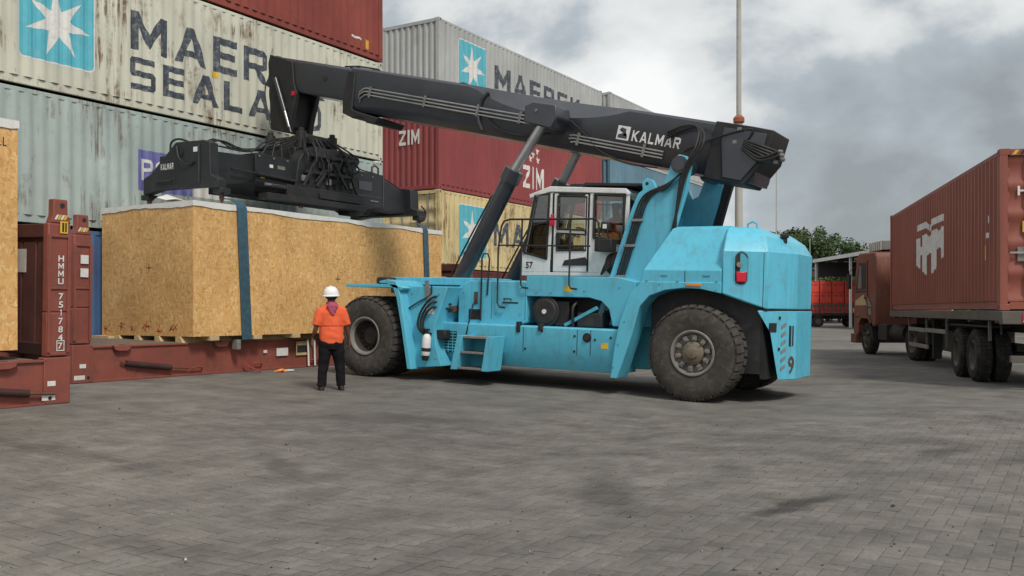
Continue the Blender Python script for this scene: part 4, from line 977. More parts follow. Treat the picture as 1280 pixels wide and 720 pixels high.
# ---- walkway railing on the near side
rail = MB(); yr = 1.38
rail.tube([(3.98, yr, 3.02), (3.92, yr, 3.12), (3.8, yr, 3.15), (1.98, yr, 3.12), (1.92, yr, 3.05), (1.90, yr, 2.55)], .019)
rail.tube([(4.03, yr, 2.66), (2.08, yr, 2.63)], .016)
rail.tube([(3.98, yr, 3.02), (4.04, yr, 2.6), (4.03, yr, 1.55), (3.98, yr, 1.48), (3.86, yr, 1.47)], .018)
rail.tube([(3.52, yr, 3.14), (3.52, yr, 1.92), (3.48, yr, 1.86), (3.36, yr, 1.85)], .018)
rail.tube([(2.49, yr, 3.12), (2.49, yr, 1.92), (2.45, yr, 1.86), (2.33, yr, 1.85)], .018)
rs(rail, 'hand_rail', 'frame_black')
rs(MB().tube([(4.42, 1.36, 1.2), (4.42, 1.36, 2.42), (4.38, 1.36, 2.50), (4.30, 1.34, 2.50), (4.26, 1.34, 2.40), (4.30, 1.33, 1.7)], .017), 'hand_rail', 'frame_black')
rs(MB().tube([(4.78, 1.56, .70), (4.74, 1.58, .62), (4.66, 1.58, .66), (4.55, 1.45, 1.5), (4.52, 1.36, 1.62)], .015), 'hand_rail', 'frame_black')
for s_ in (1,):
    rs(MB().box(3.45, 5.9, 1.252, 1.258, 1.86, 1.885), 'deck_seam', 'frame_black')

# ------------------------------------------------------------------ spreader hanging from the boom head
SX, SY = -16.0, 16.4
SP = thing('container_spreader', 'black twin-beam lifting spreader hanging from the boom head above the crate', 'spreader', (SX, SY, 0))
def sp(mb, name, mat='spreader_black', bevel=.012, parent=None): return mb.build(name, mat, parent or SP, bevel)
sp(MB().box(-.86, -.30, -2.05, 2.10, 4.08, 4.86).box(.22, .82, -.9, 2.15, 4.06, 4.90).box(.22, .82, -2.2, -.9, 4.24, 4.86).box(-.4, .4, -1.2, 1.2, 4.2, 4.75), 'main_frame')
for y0, y1, x0, x1 in ((-3.25, -2.0, .28, .74), (1.9, 3.1, .30, .76), (-3.25, -2.0, -.8, -.36), (1.9, 3.1, -.8, -.36)):
    yy = sorted((y0, y1)); ysg = -1 if y0 < 0 else 1
    sp(MB().prism(([(1.9, 4.12), (1.9, 4.80), (2.3, 4.78), (3.2, 4.52), (3.2, 4.02), (2.2, 4.02)] if ysg > 0 else [(-1.9, 4.28), (-1.9, 4.80), (-3.4, 4.74), (-3.4, 4.14), (-2.6, 4.16)]), x0, x1, 'x'), 'telescopic_beam')
endp = [(-1.10, 3.92), (-1.10, 4.26), (-.86, 4.34), (-.05, 4.95), (.80, 4.92), (.98, 4.86), (1.0, 4.2), (1.22, 4.1), (1.22, 3.92), (.8, 3.97), (-.6, 4.0)]
E1 = sp(MB().prism(endp, -3.58, -3.36, 'y'), 'end_beam')
E2 = sp(MB().prism([(a, 3.93+(b-3.93)*.74) for a, b in endp], 3.02, 3.36, 'y'), 'end_beam')
for y, E_ in ((-3.40, E1), (3.19, E2)):
    for x in (-1.13, 1.13):
        MB().box(x-.12, x+.12, y-.13, y+.13, 3.82, 3.93).build('corner_block', 'spreader_black', E_, .015)
        MB().cyl((x, y, 3.82), (x, y, 3.74), .05, n=12).cyl((x, y, 3.74), (x, y, 3.64), .075, .03, n=4).build('twist_lock', 'iron_rust', E_)
decal('lettering', text_bm('KALMAR', .40, .13, .04), 'print_white', E1, (-.52, -3.582, 4.40), (1, 0, 0), (0, 0, 1), None, .003)
MB().box(-.70, -.05, -3.59, -3.585, 4.10, 4.22).build('slot', 'print_black', E1); MB().cyl((-.62, -3.60, 4.16), (-.15, -3.60, 4.16), .03, n=8).build('rod', 'frame_black', E1)
MB().cyl((.1, -3.585, 4.72), (.1, -3.60, 4.72), .09, n=14).build('boss', 'frame_black', E1)
MB().tube(curve_pts([(.0, -3.6, 4.85), (.12, -3.64, 4.6), (.35, -3.62, 4.45), (.55, -3.6, 4.5)]), .02).build('hose', 'rubber_hose', E1)
MB().box(.50, .62, -3.59, -3.583, 4.70, 4.80).build('plate', 'white_paint', E1)
MB().box(.66, .70, -3.6, -3.583, 4.05, 4.85).build('rib', 'boom_black', E1)
MB().tube(curve_pts([(-.45, -3.4, 4.78), (-.42, -3.4, 5.0), (-.2, -3.4, 5.06), (.1, -3.4, 4.98), (.2, -3.4, 4.92)]), .022).build('hose', 'rubber_hose', E1)
# frames, slewing carriage and rotator
car = [(-1.12, 4.14), (-.98, 4.85), (-.80, 5.10), (-.55, 5.22), (.55, 5.28), (.95, 5.16), (1.05, 5.22), (1.10, 5.10), (.98, 4.95), (1.02, 4.10)]
for x0, x1 in ((.58, .90), (-.85, -.62)):
    sp(MB().prism(car, x0, x1, 'x'), 'carriage_plate')
sp(MB().box(-.6, .6, -.8, .8, 4.9, 5.22), 'carriage', 'frame_black', .02)
sp(MB().lathe([(.0, 5.2), (.62, 5.2), (.62, 5.34), (.5, 5.36), (.48, 5.52), (.0, 5.52)], (0, 0, 0), (0, 0, 1), 32, False), 'rotator', 'frame_black', .0)
for x, y in ((.55, -.55), (.55, .5), (-.5, -.5)):
    sp(MB().cyl((x, y, 5.2), (x, y, 5.62), .12, n=14).cyl((x, y, 5.62), (x, y, 5.70), .07, n=10), 'slewing_motor', 'frame_black')
sp(MB().box(.1, .62, -.45, .42, 5.34, 5.58), 'valve_block', 'frame_black', .03)
# side-shift cylinders and lower tray at the near side
sp(MB().cyl((1.0, -1.95, 4.15), (1.0, -.4, 4.15), .055, n=12).box(.9, 1.1, -.5, .9, 4.02, 4.16).box(.84, 1.14, -2.15, 1.08, 3.86, 3.99).box(.86, 1.06, -1.5, 1.05, 3.99, 4.24), 'side_shift', 'frame_black', .012)
sp(MB().cyl((1.0, -2.1, 4.18), (1.0, -1.15, 4.17), .035, n=10), 'side_shift_rod', 'steel', 0)
rnd = random.Random(11)
for k in range(9):
    y0 = -.9+.22*k; z0 = 5.0+rnd.uniform(-.2, .2)
    sp(MB().tube(curve_pts([(.92, y0, 4.3+rnd.uniform(0, .4)), (1.0+rnd.uniform(0, .12), y0+rnd.uniform(-.2, .25), z0-.1), (.95, y0+rnd.uniform(-.1, .2), z0+.2), (.6, y0*.6, 5.5)]), .02), 'hose', 'rubber_hose', 0)
for k in range(5):
    a = k*.16
    sp(MB().tube(curve_pts([(.55, -.6-a*.3, 5.45), (.62, -1.1-a, 5.18), (.6, -1.55-a, 5.10-.05*k), (.5, -2.2-a*1.2, 4.92)]), .018), 'hose', 'rubber_hose', 0)
    sp(MB().tube([(.7, -1.15-a*1.2, 5.2-.03*k), (.75, -1.05-a*1.9, 4.86)], .017), 'guard_bar', 'frame_black', 0)
for k in range(7):
    y = -.85+.27*k; z = 4.45+.35*(k % 3)/2
    sp(MB().box(.9, .96, y-.07, y+.07, z-.06, z+.08), 'bracket', 'rim_grey' if k % 3 == 0 else 'frame_black', .01)
for k, (p, q) in enumerate((((1.0, -.95, 4.25), (.95, -.35, 5.15)), ((1.0, .9, 4.25), (.95, .45, 5.2)), ((.98, -.5, 4.3), (.98, .1, 5.0)), ((.98, .55, 4.35), (.98, -.05, 5.1)), ((.97, -.9, 4.62), (.97, .95, 4.66)), ((.97, -.7, 5.02), (.97, .9, 5.05)))):
    sp(MB().bar(p, q, .07, .05, up=(1, 0, 0)), 'brace', 'trailer_dark' if 'trailer_dark' in MATS else 'frame_black', .008)
for k in range(10):
    y = -2.1+k*.42
    sp(MB().cyl((.82, y, 4.80), (.836, y, 4.80), .022, n=8), 'bolt', 'rim_grey', 0)
for y, z, w_, h_, m_ in ((-1.75, 4.62, .10, .07, 'white_paint'), (-1.45, 4.62, .22, .08, 'rim_grey'), (1.4, 4.55, .5, .22, 'boom_black'), (-2.0, 4.35, .12, .05, 'print_yellow'), (1.75, 4.2, .3, .03, 'rim_grey')):
    sp(MB().box(.82, .832, y-w_/2, y+w_/2, z-h_/2, z+h_/2), 'plate', m_, .003)
sp(MB().cyl((.86, -2.2, 4.40), (.86, -.95, 4.36), .045, n=12).cyl((.86, -2.9, 4.42), (.86, -2.2, 4.40), .025, n=10), 'extension_cylinder', 'frame_black', 0)
for k in range(3):
    sp(MB().tube(curve_pts([(.7-.12*k, -3.3, 4.92), (.6-.12*k, -2.9, 5.02+.03*k), (.55-.1*k, -2.4, 4.95), (.5-.1*k, -1.9, 4.98), (.5, -1.2, 5.12)]), .016), 'hose', 'rubber_hose', 0)
    sp(MB().tube(curve_pts([(.6-.2*k, 1.1, 5.1), (.6-.2*k, 1.5, 4.98), (.6-.2*k, 2.1, 4.94), (.6-.2*k, 2.8, 4.75), (.7-.2*k, 3.1, 4.6)]), .016), 'hose', 'rubber_hose', 0)
sp(MB().lathe([(.30, -.01), (.33, 0), (.30, .01)], (.93, .25, 4.72), (1, 0, 0), 24, False), 'ring_seam', 'frame_black', 0)
sp(MB().tube([(.82, 1.65, 4.90), (.82, 1.65, 5.05), (.82, 1.78, 5.10), (.82, 1.9, 5.05), (.82, 1.9, 4.9)], .025), 'lifting_eye', 'iron_rust', 0)
sp(MB().box(.82, .826, .95, 2.1, 4.30, 4.32).box(.82, .83, 2.08, 2.12, 4.08, 4.88), 'beam_rib', 'boom_black', 0)
sp(MB().box(.5, .9, .75, 1.25, 3.78, 4.0), 'guide_shoe', 'frame_black', .03)
sp(MB().cyl((.95, .62, 3.98), (1.02, .62, 3.98), .07, n=12), 'work_lamp', 'tail_red', 0); sp(MB().cyl((.95, .42, 4.0), (1.02, .42, 4.0), .055, n=12), 'work_lamp', 'white_paint', 0)
for y in (-2.3, -2.6):
    sp(MB().tube(curve_pts([(.95, -.9, 3.92), (.98, -.95, 3.78), (.96, -1.05, 3.80), (.92, -1.08, 3.9)]), .014), 'hook', 'iron_rust', 0) if y == -2.3 else None
sp(MB().tube(curve_pts([(1.2, 3.2, 4.2), (1.22, 3.35, 4.05), (1.15, 3.4, 3.85), (1.1, 3.3, 3.8)]), .02), 'hose', 'rubber_hose', 0)

# ------------------------------------------------------------------ crates, flat racks, slings
def crate(name, label, x0, x1, y0, y1, z0, z1, seams, mat, skids=True):
    """wooden packing case: sides at x1 (front) and y0/y1, loose white cover on top, bearers below; origin at its base corner"""
    t = thing(name, label, 'crate', (x1, y0, z0)); W = x1-x0; Ln = y1-y0; H = z1-z0
    e = [0]+[s-y0 for s in seams]+[Ln]
    for a, b in zip(e, e[1:]):
        MB().box(-.022, 0, a+.0025, b-.0025, .0, H-.02).build('panel', mat, t, .002)
        MB().box(-W, -W+.022, a+.0025, b-.0025, .0, H-.02).build('panel', mat, t, .002)
    for a, b in ((0, W/2), (W/2, W)):
        MB().box(-b+.003 if b < W else -W+.023, -a-.003 if a > 0 else -.0235, .0, .022, .0, H-.02).build('panel', mat+'_warm', t, .002)
        MB().box(-b+.003 if b < W else -W+.023, -a-.003 if a > 0 else -.0235, Ln-.022, Ln, .0, H-.02).build('panel', mat+'_warm', t, .002)
    MB().box(-W+.03, -.03, .03, Ln-.03, .0, .05).build('base', 'timber', t)
    # cover: folded edge, slightly wavy hem
    rnd = random.Random(len(label)); mb = MB(); o = .014
    per = []
    for k in range(60):
        per.append((-W-o+(W+2*o)*0, Ln+o-(Ln+2*o)*k/60))
    per = [(o, -o+(Ln+2*o)*k/48) for k in range(48)]+[(o-(W+2*o)*k/18, Ln+o) for k in range(18)]+[(-W-o, Ln+o-(Ln+2*o)*k/48) for k in range(48)]+[(-W-o+(W+2*o)*k/18, -o) for k in range(18)]
    hem = [.085+.022*math.sin(k*.45)+rnd.uniform(-.012, .012) for k in range(len(per))]
    inn = lambda p, q: (min(max(p[0], -W+q), -q), min(max(p[1], q), Ln-q))
    r0 = [(p[0]+rnd.uniform(0, .006)*(1 if p[0] > 0 else -1), p[1], H-h_) for p, h_ in zip(per, hem)]
    r1 = [(p[0], p[1], H+.012+rnd.uniform(0, .004)) for p in per]
    r2 = [inn(p, .05)+(H+.024,) for p in per]; r3 = [inn(p, .5)+(H+.03+rnd.uniform(0, .01),) for p in per]
    mb.loft([r0, r1, r2, r3], cap=False); mb.add(r3, [tuple(range(len(r3)))])
    mb.build('cover_sheet', 'tarp_white', t)
    return t
CZ = .945
C1 = crate('wooden_crate', 'long strand-board crate with white top cover slung under the spreader', -17.25, -14.45, 11.94, 20.02, CZ, 3.545, (14.38, 16.82, 19.26), 'osb_board')
L0 = (0, 0, 0)
Wc, Lc = 2.8, 8.08
for x in (-.38, -1.0, -1.62, -2.24, -2.72):      # long bearers showing as sawn ends under the end
    MB().prism([(x-.10, -.135), (x+.12, -.135), (x+.03, -.003), (x-.10, -.003)], -.03, Lc+.03, 'y').build('bearer', 'timber', C1, .004)
MB().box(-2.95, -2.35, -.16, .06, -.128, -.01).build('bearer', 'timber', C1, .006)
for y in (.5, 1.62, 2.72, 4.2, 5.4, 6.6, 7.6):
    MB().box(-.42, .03, y-.11, y+.11, -.085, -.004).build('block', 'timber', C1, .006)
# red stencil marks and crosses
rnd = random.Random(4)
for k in range(6):
    x = -2.62+k*.42+rnd.uniform(-.05, .05); z = .10+rnd.uniform(0, .08)
    ps = []
    for q in range(5):
        a = rnd.uniform(0, PI); l = rnd.uniform(.04, .10); cx, cz_ = x+rnd.uniform(-.07, .07), z+rnd.uniform(-.03, .09); dx, dz = l*math.cos(a), l*math.sin(a); w = .010
        ps.append([(cx-dx-w*math.sin(a), cz_-dz+w*math.cos(a)), (cx+dx-w*math.sin(a), cz_+dz+w*math.cos(a)), (cx+dx+w*math.sin(a), cz_+dz-w*math.cos(a)), (cx-dx+w*math.sin(a), cz_-dz-w*math.cos(a))])
    decal('stencil', poly_bm(ps), 'stencil_red', C1, (0, 0, 0), (1, 0, 0), (0, 0, 1), None, .002)
cross = lambda x, z, r: [[(x-r, z-.008), (x+r, z-.008), (x+r, z+.008), (x-r, z+.008)], [(x-.008, z-r), (x+.008, z-r), (x+.008, z+r), (x-.008, z+r)]]
decal('mark', poly_bm(cross(-1.3, 1.35, .07)), 'print_black', C1, (0, 0, 0), (1, 0, 0), (0, 0, 1), None, .0025)
decal('mark', poly_bm(cross(4.05, 1.22, .09)), 'print_black', C1, (0, 0, 0), (0, 1, 0), (0, 0, 1), None, .003)
# folded corner of the cover
MB().loft([[(-1.15, -.03, 2.66), (-1.0, -.05, 2.72), (-.75, -.03, 2.66)], [(-1.1, .2, 2.70), (-.95, .15, 2.80), (-.7, .2, 2.70)], [(-1.1, .6, 2.645), (-.9, .55, 2.68), (-.7, .6, 2.645)]]).build('cover_fold', 'tarp_white', C1)
C2 = crate('wooden_crate', 'tall strand-board crate with white cover standing on the flat rack with the numbered post', -14.65, -12.55, 1.6, 7.39, .90, 4.06, (4.04, 6.48), 'osb_board')
for y in (.6, 2.8, 5.2): MB().box(-2.0, -.05, y-.06, y+.06, -.085, -.003).build('bearer', 'timber', C2, .006)
for k in range(3):
    decal('print_mark', poly_bm([[(5.44+.07*k, 2.80), (5.455+.07*k, 2.80), (5.455+.07*k, 2.92), (5.44+.07*k, 2.92)], [(5.44+.07*k, 2.80), (5.49+.07*k, 2.80), (5.49+.07*k, 2.815), (5.44+.07*k, 2.815)]]), 'print_black', C2, (0, 0, 0), (0, 1, 0), (0, 0, 1), None, .003)

def flat_rack(label, x, yl, tilt, z, numbered):
    """40 ft flat rack: origin at front lower edge of its near end; local +y along the length, width to -x"""
    m = Matrix.Translation((x, yl, z)) @ Matrix.Rotation(tilt, 4, 'Y')
    t = thing('flat_rack', label, 'flat rack', mat=m, group='flat racks')
    H, BH = 2.90, .63
    for xa, xb, sg in ((-.16, 0, 1), (-CW, -CW+.16, -1)):
        web = (xa+.05, xb-.03) if sg > 0 else (xa+.03, xb-.05)
        MB().box(web[0], web[1], .36, CL-.36, .035, BH-.03).build('side_beam', 'rack_red', t)
        MB().box(xa, xb, .36, CL-.36, .0, .035).build('beam_flange', 'rack_red', t, .004)
        MB().box(xa, xb, .36, CL-.36, BH-.03, BH).build('beam_flange', 'rack_red', t, .004)
        for ye, s2 in ((0, 1), (CL, -1)):
            ya, yb = sorted((ye, ye+s2*.40))
            MB().box(xa, xb, ya, yb, .0, BH+.03).build('end_block', 'rack_red', t, .012)
    n = 34
    for k in range(n):
        y0 = .45+k*(CL-.9)/n; y1 = y0+(CL-.9)/n-.008
        MB().box(-CW+.165, -.165, y0, y1, BH-.05, BH+.005).build('plank', 'rack_deck', t, .003)
    for k in range(12):
        MB().box(-CW+.1, -.1, 1.0*k+.5, 1.0*k+.6, .2, BH-.06).build('cross_member', 'rack_dark', t)
    for ye, s2 in ((.02, 1), (CL-.02, -1)):
        for xf, sg in ((-.02, -1), (-CW+.02, 1)):
            x0, x1 = sorted((xf, xf+sg*.13))
            ya, yb = sorted((ye, ye+s2*.34))
            P_ = MB().box(x0, x1, ya, yb, BH+.04, 1.30).box(x0+.0, x1, ya+.02*0, yb-.02*0, 1.30, H-.34).build('end_post', 'rack_red', t, .02)
            if sg < 0:      # recessed number panel on the outside
                MB().box(x1, x1+.022, ya+.0, ya+.04, BH+.1, H-.5).box(x1, x1+.022, yb-.05, yb, BH+.1, H-.5).box(x1, x1+.022, ya+.04, yb-.05, BH+.06, BH+.1).box(x1, x1+.022, ya+.04, yb-.05, H-.54, H-.5).box(x1, x1+.018, ya+.04, yb-.05, 1.625, 1.65).build('post_rib', 'rack_red', P_, .004)
            c0, c1 = sorted((ye+s2*.05, ye+s2*.27))
            MB().prism([(c0-.04, H-.34), (c1+.05, H-.34), (c1, H-.20), (c1-.01, H), (c0, H), (c0, H-.22)], x0+.0, x1+.004, 'x').build('post_head', 'rack_red', P_, .015)
            MB().cyl((x1+.006, (c0+c1)/2+.02, H-.09), (x1+.002, (c0+c1)/2+.02, H-.09), .04, n=10).build('casting_hole', 'print_black', P_)
            if sg < 0:
                for q in range(4):
                    decal('hazard_stripe', poly_bm([[(0, 0), (.035, 0), (.075, .07), (.04, .07)]]), 'print_yellow' if q % 2 else 'print_white', P_, (x1+.006, c0+.01+q*.045, H-.29), (0, 1, 0), (0, 0, 1), None, .002)
        # folding end wall of upright panels
        w0, w1 = sorted((ye+s2*.13, ye+s2*.19))
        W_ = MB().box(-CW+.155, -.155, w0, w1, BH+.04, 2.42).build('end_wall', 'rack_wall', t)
        for k in range(6):
            xx = -CW+.155+k*(CW-.31)/6
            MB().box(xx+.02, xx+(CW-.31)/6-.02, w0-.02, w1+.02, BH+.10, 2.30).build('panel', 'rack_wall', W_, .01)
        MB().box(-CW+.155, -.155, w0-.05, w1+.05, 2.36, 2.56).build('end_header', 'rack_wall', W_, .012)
        MB().box(-CW+.155, -.155, w0-.06, w1+.10, BH+.04, BH+.22).build('hinge_bar', 'rack_dark', W_, .012)
        zz = w1+.0225 if s2 > 0 else w0-.0225
        MB().box(-1.0, -.76, zz-.003, zz+.003, 1.86, 2.2).build('data_plate', 'print_white', W_)
    # lashing winches, rings, stake pockets and plates on the near beam
    for y in (1.05, 10.6):
        MB().cyl((.0, y, .30), (.03, y+.95, .18), .055, n=12).build('lashing_bar', 'rack_dark', t)
        MB().tube([(.02, y-.12, .33), (.02, y, .3), (.03, y+.95, .18), (.03, y+1.35, .15)], .018).build('lashing_chain', 'iron_rust', t)
    for y in (2.6, 4.15, 5.85, 7.6, 9.3):
        MB().tube([(0, y-.14, .08), (.04, y-.12, .15), (.05, y, .17), (.04, y+.12, .15), (0, y+.14, .08)], .016).build('lashing_ring', 'rack_red', t)
    for y in (.95, 3.2, 6.2, 9.0, 11.2):
        MB().prism([(y-.19, BH+.008), (y+.19, BH+.008), (y+.16, BH-.07), (y+.08, BH-.10), (y-.08, BH-.10), (y-.16, BH-.07)], -.02, .055, 'x').build('stake_pocket', 'rack_red', t, .01)
        MB().box(-.01, .03, y-.05, y+.05, BH+.008, BH+.014).build('pocket_slot', 'print_black', t)
    for y, z_, w, h_ in ((.20, .26, .12, .07), (.14, .06, .2, .075), (4.4, .36, .10, .06), (11.9, .26, .12, .07), (11.86, .06, .2, .075)):
        p = MB().box(.0015, .0045, y-w/2, y+w/2, z_, z_+h_).build('reflector', 'print_white', t)
    for y in (.31, CL-.31): MB().cyl((.001, y, .09), (.005, y, .09), .03, n=10).build('casting_hole', 'print_black', t)
    return t
RA = flat_rack('red flat rack with a number painted down its post, carrying the tall crate', -12.38, 8.06-CL, R(1.66), .124, True)
RB = flat_rack('red flat rack under the long slung crate, posts without numbers', -14.67, 9.58, R(1.38), .193, False)
def on_post(t, name, bm, mat, y, z, lift=.003): return decal(name, bm, mat, t, (.002, y, z), (0, 1, 0), (0, 0, 1), None, lift)
ya = CL-.27
for k, ch in enumerate('HMMU'): on_post(RA, 'lettering', text_bm(ch, .085, .085, .02), 'print_white', ya+.06, 2.02-k*.107, -.012)
for k, ch in enumerate('7517847'): on_post(RA, 'lettering', text_bm(ch, .03 if ch == '1' else .07, .092, .02), 'print_white', ya+(.095 if ch == '1' else .075), 1.48-k*.117, -.012)
b0 = 1.48-6*.117
on_post(RA, 'number_box', poly_bm([[(0, 0), (.12, 0), (.12, .012), (0, .012)], [(0, .14), (.12, .14), (.12, .152), (0, .152)], [(0, .012), (.012, .012), (.012, .14), (0, .14)], [(.108, .012), (.12, .012), (.12, .14), (.108, .14)]]), 'print_white', ya+.053, b0-.028, -.012)
on_post(RA, 'sticker', poly_bm([[(0, 0), (.12, 0), (.12, .17), (0, .17)]]), 'print_yellow', ya+.07, 2.42, .001)
on_post(RA, 'sticker_print', poly_bm([[(.03, .02), (.06, .02), (.06, .15), (.03, .15)], [(.075, .02), (.1, .02), (.1, .15), (.075, .15)]]), 'print_black', ya+.07, 2.42, .003)
for z in (2.06, 1.83): on_post(RB, 'sticker', poly_bm([[(0, 0), (.15, 0), (.15, .15), (0, .15)]]), 'print_white', .13, z, .003)
on_post(RB, 'data_plate', poly_bm([[(0, 0), (.34, 0), (.34, .17), (0, .17)]]), 'print_white', 4.72, .28, .002)
pl = on_post(RB, 'data_frame', poly_bm([[(0, 0), (.38, 0), (.38, .30), (0, .30)]]), 'timber', 5.30, .27, .002)
on_post(RB, 'data_window', poly_bm([[(.03, .06), (.35, .06), (.35, .22), (.03, .22)]]), 'print_black', 5.30, .27, .005)

def sling(label, y, w, ztop):
    t = MB(); x0, x1 = -17.29, -14.43
    path = [(-14.86, ztop), (-14.62, 3.70), (-14.46, 3.60), (-14.415, 3.50), (-14.42, 2.2), (-14.425, .86), (-14.47, .835), (-15.8, .834), (-17.25, .834), (-17.285, .86), (-17.285, 3.52), (-17.2, 3.62), (-17.13, ztop)]
    th = .012; n = len(path); rings = []
    for i, (x, z) in enumerate(path):
        a = Vector(path[max(i-1, 0)]); b = Vector(path[min(i+1, n-1)]); d = (b-a).normalized(); nx, nz = d.y*th/2, -d.x*th/2
        k = .55 if i in (0, n-1) else (.8 if i in (1, n-2) else 1); dy = (-.06 if i < 2 else 0)+.16*(3.5-z)/2.65*.9
        rings.append([(x-nx, y+dy-w/2*k, z-nz), (x-nx, y+dy+w/2*k, z-nz), (x+nx, y+dy+w/2*k, z+nz), (x+nx, y+dy-w/2*k, z+nz)])
    t.loft(rings); o = t.build('lifting_sling', 'sling_blue', None)
    return tag(o, label, 'lifting sling', 'slings round the crate')
S1 = sling('wide blue webbing sling round the crate below the lettered spreader end', 13.12, .26, 3.72)
S2 = sling('blue webbing sling round the crate beside the stacker front wheel', 19.28, .20, 3.72)
MB().box(-14.60, -14.44, 13.02, 13.12, .66, .86).build('edge_protector', 'rim_grey', S1, .01)
# ratchet straps hanging off the rack beam and the scraps on the ground
for k, y in enumerate((15.16, 15.36)):
    o = MB().loft([[(-14.60+.01*k, y, .80), (-14.60+.01*k, y+.05, .80), (-14.605+.01*k, y+.05, .80), (-14.605+.01*k, y, .80)], [(-14.60, y+.02, .5), (-14.60, y+.07, .5), (-14.605, y+.07, .5), (-14.605, y+.02, .5)], [(-14.58, y+.01, .22), (-14.58, y+.06, .22), (-14.585, y+.06, .22), (-14.585, y+.01, .22)]]).build('lashing_strap', 'print_white')
    tag(o, 'pale lashing strap hanging down the flat rack beam next to the orange-shirted worker', 'strap', 'loose lashing straps')
gx, gy = -14.05, 13.8
o = MB().tube(curve_pts([(gx-.05, gy-.1, gz(gx, gy)+.02), (gx+.06, gy, gz(gx, gy)+.05), (gx-.02, gy+.1, gz(gx, gy)+.06), (gx-.08, gy+.02, gz(gx, gy)+.03), (gx+.02, gy+.2, gz(gx, gy)+.02)]), .022, 6).build('strap_bundle', 'orange_lens'); tag(o, 'small orange strap bundle lying on the paving by the flat rack', 'strap')
MB().box(gx-.15, gx+.0, gy+.2, gy+.42, gz(gx, gy)+.01, gz(gx, gy)+.04).build('loose_end', 'print_white', o, .01)
o = MB().bar((-14.62, 13.35, .36), (-14.30, 13.5, gz(-14.3, 13.5)+.02), .05, .03).build('pry_bar', 'seat_red'); tag(o, 'short red bar leaning on the flat rack under the sling', 'bar')

# ------------------------------------------------------------------ road truck on the right: trailer, tractor, container
def place(X, Y, Z=0, rot=0):
    """ground position given by distance right of and ahead of where the photographer stands"""
    return Matrix.Translation((X*CA-Y*SA, X*SA+Y*CA, Z)) @ Matrix.Rotation(YAW+rot, 4, 'Z')
paint('trailer_steel', (.105, .09, .075), .7, var=.25, dirt=(.16, .13, .10), dirt_amt=.6, scale=2.5)
paint('trailer_dark', (.022, .020, .018), .75, var=.3, dirt=(.07, .06, .05), dirt_amt=.5)
paint('road_tyre', (.030, .028, .026), .88, var=.3, dirt=(.12, .10, .08), dirt_amt=.6, scale=3, spec=.2)
paint('road_rim', (.10, .085, .07), .7, var=.3, dirt=(.05, .04, .03), dirt_amt=.5, scale=5)
def road_wheel(parent, x, y, flip, front=False):
    """outer face at local x, axis along x"""
    if not hasattr(road_wheel, 'me'):
        t_ = MB().lathe([(.29, .03), (.36, .0), (.46, .01), (.505, .045), (.52, .07), (.52, .23), (.505, .255), (.46, .29), (.36, .30), (.29, .27)], (0, 0, 0), (1, 0, 0), 40, False)
        for k in range(40):
            a = 2*PI*k/40; rot = Matrix.Rotation(a, 3, 'X')
            for xx in (.075, .185): t_.obox(rot @ Vector((xx+.02, 0, .524)), (.045, .028, .012), rot)
        r_ = MB().lathe([(.31, .025), (.29, .012), (.275, .03), (.265, .08), (.20, .16), (.15, .165), (.12, .10), (.0, .09)], (0, 0, 0), (1, 0, 0), 28, False)
        rf = MB().lathe([(.31, .025), (.29, .012), (.275, .03), (.26, .07), (.21, .02), (.13, .0), (.09, -.05), (.0, -.06)], (0, 0, 0), (1, 0, 0), 28, False)
        for k in range(8):
            a = 2*PI*k/8; rf.cyl((.02, .17*math.sin(a), .17*math.cos(a)), (-.015, .17*math.sin(a), .17*math.cos(a)), .016, n=6)
        road_wheel.me = (t_.mesh('tyre', 30), r_.mesh('wheel'), rf.mesh('wheel'))
    t_, r_, rf = road_wheel.me
    w = share('wheel', rf if front else r_, 'road_rim', parent, (x, y, .52), (0, 0, PI if flip else 0))
    share('tyre', t_, 'road_tyre', w); return w
P0 = (-1.224, 18.76)
TR = thing('container_trailer', 'dusty skeletal trailer on double rear wheels carrying the brown container', 'trailer', (P0[0], P0[1], .02), R(17.9))
def tr(mb, name, mat='trailer_dark', bevel=.01): return mb.build(name, mat, TR, bevel)
for x in (.72, 1.60): tr(MB().box(x, x+.14, .1, 12.0, 1.0, 1.32), 'chassis_beam')
for y in (.35, 2.4, 4.4, 6.4, 8.4, 10.4, 11.7): tr(MB().box(.02, 2.42, y-.08, y+.08, 1.20, 1.34), 'cross_bearer', 'trailer_steel')
tr(MB().box(.0, .10, .05, 12.3, 1.24, 1.425), 'side_rail', 'trailer_steel', .012); tr(MB().box(2.34, 2.44, .05, 12.3, 1.24, 1.425), 'side_rail', 'trailer_steel', .012)
tr(MB().box(.1, 2.34, .02, 12.2, 1.33, 1.39), 'deck_plate', 'trailer_dark')
tr(MB().box(-.01, 2.45, -.16, .04, 1.18, 1.42), 'rear_beam', 'trailer_steel', .015)
rb = tr(MB().box(.32, 1.1, -.175, -.162, 1.22, 1.38), 'reflector_board', 'tail_red', .004)
MB().prism([(.32, 1.22), (.45, 1.22), (.56, 1.38), (.43, 1.38)], -.181, -.176, 'y').build('reflector_stripe', 'print_yellow', rb)
tr(MB().box(1.35, 2.15, -.175, -.162, 1.22, 1.38), 'reflector_board', 'tail_red', .004)
tr(MB().box(.15, 2.3, -.1, .0, .50, .62).box(.5, .58, -.06, .02, .6, 1.2).box(1.85, 1.93, -.06, .02, .6, 1.2), 'rear_bumper', 'trailer_steel')
tr(MB().box(.5, .75, -.2, -.13, .98, 1.08), 'tail_lamp', 'rim_grey')
